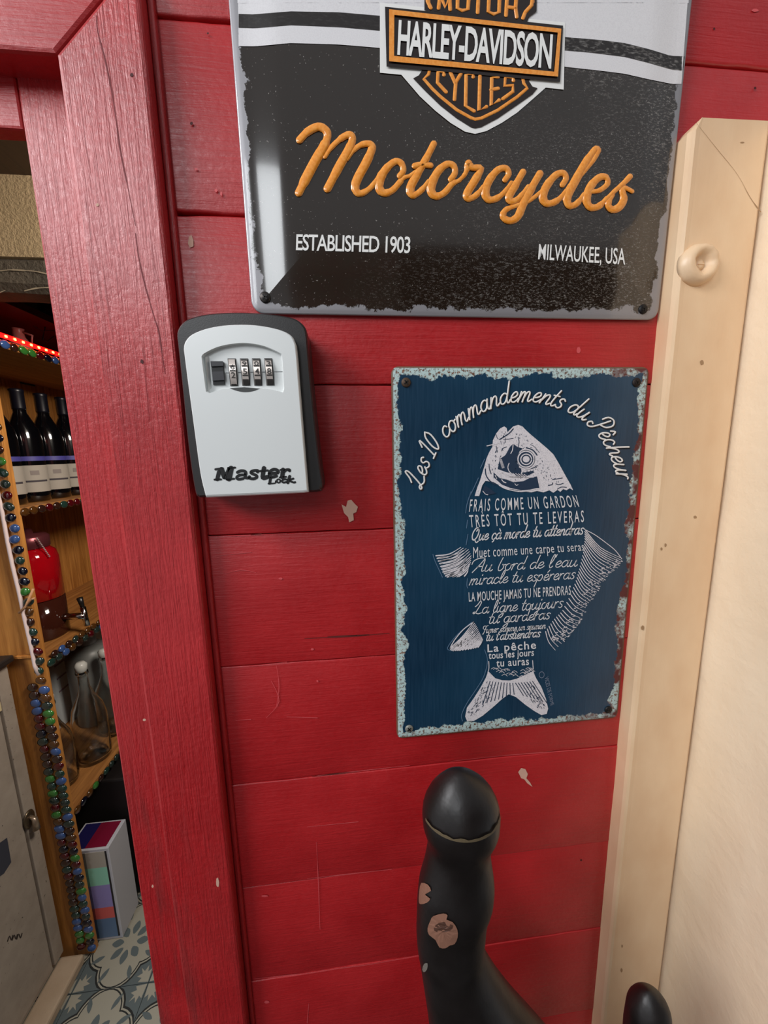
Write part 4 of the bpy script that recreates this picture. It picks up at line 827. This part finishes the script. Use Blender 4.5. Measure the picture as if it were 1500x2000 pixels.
# ================================================================== KEY LOCK BOX
kb = thing('key_lock_box', (-.06, -.015, 1.421), 'silver and black combination key box on the red boards', 'key box')
ZK = lambda p: zm(330, 590, 4.6875, p)
out = smooth_pts(ZK([(62, 300), (75, 235), (120, 175), (190, 135), (350, 98), (600, 82), (850, 92), (1060, 118), (1170, 150), (1235, 205), (1262, 280), (1282, 500), (1310, 800), (1345, 1150), (1385, 1500), (1408, 1660), (1395, 1715), (1340, 1745), (800, 1768), (330, 1792), (262, 1790), (235, 1755), (200, 1560), (160, 1250), (115, 800), (75, 420)]), 3, True)
BLKP = N('black_plastic_shell'); BLKM = BLKP.out(lin((42, 40, 40)), .36, 0, BLKP.bump(BLKP.noise((1800, 1800, 1800), 1, .5), .15, .0002))
fr = [at(x, y, -.0280) for x, y in out]; cc = sum(fr, Vector()) / len(fr)
def ins(pts, k, y): return [Vector((cc.x + (p.x - cc.x) * k, y, cc.z + (p.z - cc.z) * k)) for p in pts]
rings = [ins(fr, 1, -.0005), ins(fr, 1, -.0240), ins(fr, .992, -.0266), ins(fr, .972, -.0280)]; n_ = len(fr)
mb = MB(); mb.add(sum(rings, []), [(k * n_ + i, k * n_ + (i + 1) % n_, (k + 1) * n_ + (i + 1) % n_, (k + 1) * n_ + i) for k in range(3) for i in range(n_)] + [[3 * n_ + i for i in range(n_)]]); mb.mk('shell', BLKM, kb, smooth=False)
sil = smooth_pts(ZK([(128, 430), (140, 365), (200, 295), (330, 240), (500, 208), (700, 200), (880, 218), (1040, 258), (1128, 312), (1163, 390)]), 4) + smooth_pts(ZK([(1175, 500), (1190, 700), (1230, 1200), (1275, 1742)]), 4) + ZK([(1240, 1748), (800, 1770), (335, 1792)]) + smooth_pts(ZK([(325, 1760), (280, 1560), (210, 1050), (165, 720)]), 4)
win = smooth_pts(ZK([(305, 500), (330, 470), (450, 412), (600, 382), (720, 378), (870, 405), (1010, 466), (1028, 485)]), 3) + ZK([(1035, 560), (1048, 790), (1038, 822), (950, 800), (830, 785), (560, 790), (480, 795), (375, 830), (345, 815), (322, 640)])
SILN = N('silver_lacquer'); SIL = SILN.out(lin((228, 231, 230)), .36, .1, SILN.bump(SILN.noise((2600, 2600, 2600), 1, .5), .08, .0002))
YD = -.0335
def solid_hole(outer, hole, yf, yb, r, mat, name, par):
    o0 = [at(x, y, yf) for x, y in outer]; c = sum(o0, Vector()) / len(o0); n = len(o0)
    o1 = [Vector((c.x + (p.x - c.x) * .975, yf, c.z + (p.z - c.z) * .975)) for p in o0]; o05 = [Vector((c.x + (p.x - c.x) * .990, yf + r * .3, c.z + (p.z - c.z) * .990)) for p in o0]; oa = [p + Vector((0, r, 0)) for p in o0]; ob = [Vector((p.x, yb, p.z)) for p in o0]
    h0 = [at(x, y, yf) for x, y in hole]; hb = [Vector((p.x, yb, p.z)) for p in h0]; nh = len(h0)
    hc = sum(h0, Vector()) / nh; h1 = [Vector((hc.x + (p.x - hc.x) * 1.02, yf, hc.z + (p.z - hc.z) * 1.02)) for p in h0]; h05 = [p + Vector((0, .0008, 0)) for p in h0]
    mb = MB(); mb.add(ob + oa + o05 + o1, [(k * n + i, k * n + (i + 1) % n, (k + 1) * n + (i + 1) % n, (k + 1) * n + i) for k in range(3) for i in range(n)])
    k1 = len(mb.v); mb.add(h1 + h05 + hb, [(k * nh + i, k * nh + (i + 1) % nh, (k + 1) * nh + (i + 1) % nh, (k + 1) * nh + i) for k in range(2) for i in range(nh)])
    pl = geometry.tessellate_polygon([[Vector((p.x, p.z, 0)) for p in o1], [Vector((p.x, p.z, 0)) for p in h1]])
    for t_ in pl: mb.f.append([(3 * n + i) if i < n else (k1 + i - n) for i in t_])
    return mb.mk(name, mat, par)
fd = solid_hole(sil, win, YD, -.0270, .0016, SIL, 'front_cover', kb)
mb = MB(); fill(mb, zm(330, 590, 4.6875, [(280, 350), (1080, 350), (1080, 860), (280, 860)]), lambda x, y, l: at(x, y, -.0305)); mb.mk('dial_plate', SIL, kb)
ZD = lambda p: zm(400, 640, 8.333, p)
mb = MB(); P_ = lambda x, y, l: at(x, y, -.0307 - l)
ribbon(mb, ZD([(345, 735), (395, 735)]), 1.2, P_); ribbon(mb, ZD([(545, 728), (590, 726)]), 1.5, P_); ribbon(mb, ZD([(745, 725), (790, 723)]), 1.5, P_); ribbon(mb, ZD([(940, 722), (985, 720)]), 1.5, P_); ribbon(mb, ZD([(1130, 718), (1262, 714)]), 1.3, P_); mb.mk('index_line', plain('engraved_grey', (120, 124, 126), .6), kb)
WHL = [ZD([(370, 500), (505, 500), (545, 950), (415, 952)]), ZD([(570, 500), (703, 500), (742, 945), (610, 945)]), ZD([(766, 498), (902, 498), (936, 944), (806, 944)]), ZD([(965, 496), (1096, 496), (1136, 940), (1003, 942)])]
dig = ['26', '59', '40', '83']; BAND = plain('wheel_steel', (216, 204, 196), .25, .6); DARKW = plain('wheel_recess', (44, 40, 38), .5)
for k, q in enumerate(WHL):
    mb = MB(); fill(mb, q, lambda x, y, l: at(x, y, -.0308)); mb.mk('wheel_slot', plain('slot_dark_%d' % k, (66, 66, 66), .6), kb)
    a_, b_, c_, d_ = q; mb = MB(); v = []; n1 = 16
    for i in range(n1 + 1):
        t_ = i / n1; hh = .0016 * math.sin(math.pi * t_) + .0003; L_ = (a_[0] + (d_[0] - a_[0]) * t_ + 1.2, a_[1] + (d_[1] - a_[1]) * (.03 + .94 * t_)); R_ = (b_[0] + (c_[0] - b_[0]) * t_ - 2.2, b_[1] + (c_[1] - b_[1]) * (.03 + .94 * t_))
        v += [at(*L_, -.0308 - hh), at(*R_, -.0308 - hh)]
    wh = mk('number_wheel', v, [(2 * i, 2 * i + 1, 2 * i + 3, 2 * i + 2) for i in range(n1)], BAND, kb)
    def PWh(u, vv, l, q=q): # u across 0..1, vv down 0..1
        a_, b_, c_, d_ = q; L_ = (a_[0] + (d_[0] - a_[0]) * vv + 1.2, a_[1] + (d_[1] - a_[1]) * (.03 + .94 * vv)); R_ = (b_[0] + (c_[0] - b_[0]) * vv - 2.2, b_[1] + (c_[1] - b_[1]) * (.03 + .94 * vv))
        return at(L_[0] + (R_[0] - L_[0]) * u, L_[1] + (R_[1] - L_[1]) * u, -.0308 - .0016 * math.sin(math.pi * max(0, min(1, vv))) - .0005 - l)
    mb = MB()
    for vv in ([.26, .44, .98] if k == 0 else [.26, .63]): fillgrid(mb, [(0.08, vv - .03), (.95, vv - .03)], [(0.08, vv + .025), (.95, vv + .025)], PWh, 0, 2, 1)
    if k: fillgrid(mb, [(.05, .78), (.97, .78)], [(.05, 1), (.97, 1)], PWh, 0, 2, 3); fillgrid(mb, [(.05, 0), (.97, 0)], [(.05, .05), (.97, .05)], PWh, 0, 2, 3)
    text_quad(mb, dig[k][0], (.2, .36 if k else .5), (.85, .36 if k else .5), (.85, .58 if k else .72), (.2, .58 if k else .72), PWh, .0001, offset=.01)
    text_quad(mb, dig[k][1], (.2, .08 if k else .2), (.85, .08 if k else .2), (.85, .24 if k else .38), (.2, .24 if k else .38), PWh, .0001)
    mb.mk('wheel_marking', DARKW, wh)
GL = N('black_slider').out(lin((20, 20, 22)), .3)
def slab(q, y0, y1, nm, mt): mb = MB(); mb.prism([at(x, y, y1) for x, y in q], [Vector((p.x, y0, p.z)) for p in [at(x, y, y1) for x, y in q]]); return mb.mk(nm, mt, kb)
sl1 = slab(ZD([(96, 545), (290, 545), (322, 925), (138, 932)]), -.0304, -.0316, 'release_slider', GL)
for q in [[(92, 545), (290, 545), (300, 620), (100, 630)], [(120, 715), (300, 708), (318, 850), (128, 862)]]:
    q = ZD(q); f_ = [at(x, y, -.0328) for x, y in q]; mb = MB(); mb.prism(f_, [Vector((p.x, -.0314, p.z)) for p in f_]); mb.mk('finger_ridge', plain('slider_ridge', (52, 52, 56), .35), sl1)
q = ZD([(8, 470), (70, 470), (108, 985), (60, 1050)]); mb = MB(); mb.add([at(*q[0], -.0332), at(*q[1], -.0307), at(*q[2], -.0307), at(*q[3], -.0332)], [(0, 1, 2, 3)]); mb.mk('window_bevel', SIL, kb)
nt = smooth_pts(ZD([(400, 985), (480, 1015), (560, 1038), (640, 1048), (720, 1045), (800, 1030), (900, 990)]), 3); mb = MB(); fill(mb, nt + ZD([(640, 968)]), lambda x, y, l: at(x, y, YD - .0001)); mb.mk('thumb_notch', plain('notch_dark', (64, 66, 66), .5), kb)
ZT = lambda p: zm(400, 890, 7.5, p); mb = MB(); PL = lambda x, y, l: at(x, y, YD - .0002 - l)
for q, w_ in [([(142, 350), (236, 346)], 3), ([(182, 345), (206, 240)], 6), ([(156, 200), (262, 186)], 3.4), ([(244, 200), (286, 312)], 8.5), ([(350, 190), (292, 322)], 4.5), ([(384, 186), (352, 338)], 9.5), ([(340, 180), (442, 174)], 3), ([(318, 348), (428, 338)], 3),
              ([(478, 244), (525, 222), (585, 228), (600, 262), (588, 318), (632, 326)], 4.6), ([(590, 280), (510, 285), (465, 318), (490, 345), (560, 335)], 4.2), ([(772, 238), (775, 218), (710, 220), (675, 240), (690, 262), (752, 288), (758, 318), (710, 338), (650, 328), (652, 308)], 4.4), ([(866, 182), (846, 308), (868, 326), (912, 312)], 6.4), ([(806, 226), (922, 216)], 3.2),
              ([(950, 262), (1070, 250), (1062, 212), (1010, 200), (958, 228), (942, 280), (985, 312), (1048, 298)], 4.6), ([(1146, 206), (1132, 312)], 6.4), ([(1108, 208), (1160, 206)], 2.8), ([(1098, 318), (1190, 310)], 2.8), ([(1158, 240), (1190, 208), (1238, 206), (1240, 222)], 4.2),
              ([(930, 324), (992, 320)], 1.8), ([(962, 326), (950, 404)], 4.2), ([(930, 410), (1028, 402), (1036, 372)], 2.2), ([(1204, 352), (1168, 344), (1130, 366), (1150, 394), (1200, 384)], 3), ([(1242, 302), (1216, 396)], 4.4), ([(1296, 336), (1238, 360), (1296, 392), (1322, 388)], 3)]: ribbon(mb, smooth_pts(ZT(q), 3) if len(q) > 2 else ZT(q), w_ * (1.12 if w_ > 7 else 1.32), PL)
ribbon(mb, ZT([(1080 + 26 * math.cos(i * .5), 370 + 27 * math.sin(i * .5)) for i in range(14)]), 3.2, PL); mb.mk('black_lettering', plain('black_logo_ink', (20, 20, 22), .5), kb)
mb = MB(); 
mb.prism([at(x, y, -.0300) for x, y in [(357, 685), (360, 676), (364, 690), (362, 700)]], [at(x, y, -.0285) for x, y in [(357, 685), (360, 676), (364, 690), (362, 700)]]); mb.mk('hinge_nub', BLKM, kb)

# ================================================================== BLACK KNOBBED HANDLES IN FRONT
nb = N('chipped_black_paint'); s = nb.n('ShaderNodeSeparateXYZ'); nb.l(nb.pos, s.inputs[0])
BK = nb.out(nb.mix(nb.ramp(nb.noise((60, 60, 60), 3, .5), .3, .7), lin((20, 15, 14)), lin((27, 22, 21))), nb.ramp(nb.noise((30, 30, 30), 2, .5), .3, .7, .34, .5), 0, nb.bump(nb.noise((90, 90, 60), 3, .5), .25, .002))
CHIP = plain('bare_brown_wood', (132, 92, 74), .6); RUB = plain('rubbed_seam', (100, 86, 64), .6)
YH = -.105
def half(px0, px1, py): a_ = at(px0, py, YH); b_ = at(px1, py, YH); return (a_ + b_) / 2, (b_ - a_).length / 2
def post(rows, dome_h, cap_rows, nm, lab, tip_ratio=1.0):
    rings = []
    for (py, l, r_) in rows: c, h = half(l, r_, py); rings.append((c, h))
    c0, r0 = rings[0]; top = [(c0 + Vector((dx_, 0, dome_h * r0 * k)), r0 * q) for k, q, dx_ in cap_rows]
    c9, r9 = rings[-1]; nd = 14
    for q in range(1, nd + 1):   # the shaft goes on down to the ground
        rings.append((Vector((c9.x + .03 * min(1, q / 5), c9.y, c9.z * (1 - q / nd))), r9 + (max(.022, r9 * .8) - r9) * min(1, q / 4)))
    rings = top[::-1] + rings; v = []; sg = 36
    for c, h in rings:
        for i in range(sg):
            a_ = 2 * math.pi * i / sg; rr = h * (1 - .0)
            crease = 1 - (.16 * math.exp(-((math.sin(a_) + 1) / .02)) * 0)
            v.append(c + Vector((rr * math.cos(a_), rr * .86 * math.sin(a_) * crease, 0)))
    t = thing(nm, (rings[-1][0].x, YH, 0), lab, 'post')
    f = [(k * sg + i, k * sg + (i + 1) % sg, (k + 1) * sg + (i + 1) % sg, (k + 1) * sg + i) for k in range(len(rings) - 1) for i in range(sg)] + [list(range(sg))[::-1], [(len(rings) - 1) * sg + i for i in range(sg)]]
    o = mk('shaft', v, f, BK, t, smooth=True)
    return t, rings
ZP = lambda rows: [(1400 + y / 2.5, 600 + a / 2.5, 600 + b / 2.5) for y, a, b in rows]
def dense(rows, k=3):
    out = []
    ys = smooth_pts([(r[0], r[1]) for r in rows], k); xs = smooth_pts([(r[0], r[2]) for r in rows], k)
    return [(a[0], a[1], b[1]) for a, b in zip(ys, xs)]
rows = dense(ZP([(470, 566, 930), (520, 570, 928), (560, 582, 915), (600, 592, 895), (650, 588, 886), (720, 574, 893), (800, 552, 902), (880, 543, 895), (950, 540, 872), (1050, 538, 860), (1130, 545, 856), (1200, 558, 880), (1300, 575, 935), (1400, 592, 1000), (1500, 606, 1070), (1620, 620, 1160), (1800, 640, 1290)]))
CAPR = [(.25, .985, 0), (.5, .94, 0), (.8, .84, 0), (1.05, .71, 0), (1.3, .54, -.0005), (1.5, .35, -.001), (1.64, .19, -.001), (1.72, .04, -.001)]
hd_, rg = post(rows, .72, CAPR, 'curved_post', 'black painted curved post with a domed knob and chipped brown patches, below the fish sign')
# rubbed ring below the cap and chipped patches, standing on the surface
def surf_patch(rings, pts, lift, nm, mat, par):
    """old paint lost from the front of the shaft: outline projected onto the turned surface"""
    def hit(x, y):
        d = ray(x, y); prev = None; t_ = .10
        while t_ < .6:
            p = CAM + d * t_; k = next((k for k in range(len(rings) - 1) if rings[k + 1][0].z <= p.z <= rings[k][0].z), None)
            if k is not None:
                u = (rings[k][0].z - p.z) / max(1e-6, rings[k][0].z - rings[k + 1][0].z); c = rings[k][0].lerp(rings[k + 1][0], u); r_ = rings[k][1] * (1 - u) + rings[k + 1][1] * u
                e = math.hypot((p.x - c.x) / r_, (p.y - c.y) / (.86 * r_)) - 1
                if e <= 0: return p - d.normalized() * lift
                if prev is None or e < prev[0]: prev = (e, p)
            t_ += .0004
        return prev[1]
    pts = smooth_pts(pts, 2, True); cx = sum(p[0] for p in pts) / len(pts); cy = sum(p[1] for p in pts) / len(pts); n = len(pts); v = []
    for q in (1, .66, .33): v += [hit(cx + (x - cx) * q, cy + (y - cy) * q) for x, y in pts]
    v.append(hit(cx, cy)); f = [(k * n + i, k * n + (i + 1) % n, (k + 1) * n + (i + 1) % n, (k + 1) * n + i) for k in range(2) for i in range(n)] + [(2 * n + i, 2 * n + (i + 1) % n, 3 * n) for i in range(n)]
    return mk(nm, v, f, mat, par)
ZW = lambda p: zm(780, 1480, 3.847, p)
surf_patch(rg, ZW([(165, 940), (215, 955), (238, 1000), (205, 1010), (195, 1045), (232, 1060), (205, 1090), (160, 1100), (146, 1080), (150, 1000)]), .0012, 'chipped_patch', CHIP, hd_)
surf_patch(rg, ZW([(255, 1190), (330, 1170), (362, 1185), (350, 1215), (400, 1235), (435, 1290), (438, 1350), (415, 1400), (380, 1410), (345, 1432), (300, 1425), (272, 1370), (222, 1330), (212, 1280), (235, 1220)]), .0012, 'chipped_patch', CHIP, hd_)
surf_patch(rg, ZW([(270, 1260), (330, 1235), (400, 1262), (380, 1300), (310, 1312), (262, 1300)]), .0015, 'stained_patch', plain('stained_brown_wood', (74, 46, 34), .6), hd_)
surf_patch(rg, ZW([(185, 1550), (212, 1545), (208, 1590), (185, 1612), (172, 1590)]), .0012, 'chipped_patch', plain('grey_scuff', (110, 104, 96), .7), hd_)
cs, rs = rg[len(CAPR)]; mb = MB(); v = []
for i in range(30):
    a_ = R(195 + i * 5.0); j_ = noise.noise(Vector((i * .45, 3, 1))) * .0016
    p = cs + Vector((rs * 1.012 * math.cos(a_), rs * .87 * math.sin(a_), .0045 + j_)); v += [p + Vector((0, 0, .0008)), p - Vector((0, 0, .0010 + j_))]
mb.add(v, [(2 * i, 2 * i + 1, 2 * i + 3, 2 * i + 2) for i in range(29)]); mb.mk('worn_ring', RUB, hd_)
rows = [(1978, 1231, 1301), (2010, 1227, 1303), (2060, 1224, 1300), (2120, 1220, 1298)]
post(rows, .80, CAPR, 'rounded_post', 'dark rounded post tip rising in front of the cream board', 1.0)

# ================================================================== opposite side of the yard (behind the viewer; seen only as reflections)
MB().box((.50, -3.3, 0), (6, -3.2, 3.02)).mk('wall_front', plaster('dark_facade', (34, 28, 27), (42, 34, 32)), label='dark facade across the yard behind the viewer', kind='structure')

hs = plaster('weathered_pink_render', (150, 112, 108), (140, 142, 128), 8)
MB().box((-.40, -3.3, 0), (.50, -3.22, 3.02)).mk('wall_front_bay', hs, label='weathered pink bay of the facade behind the viewer', kind='structure')
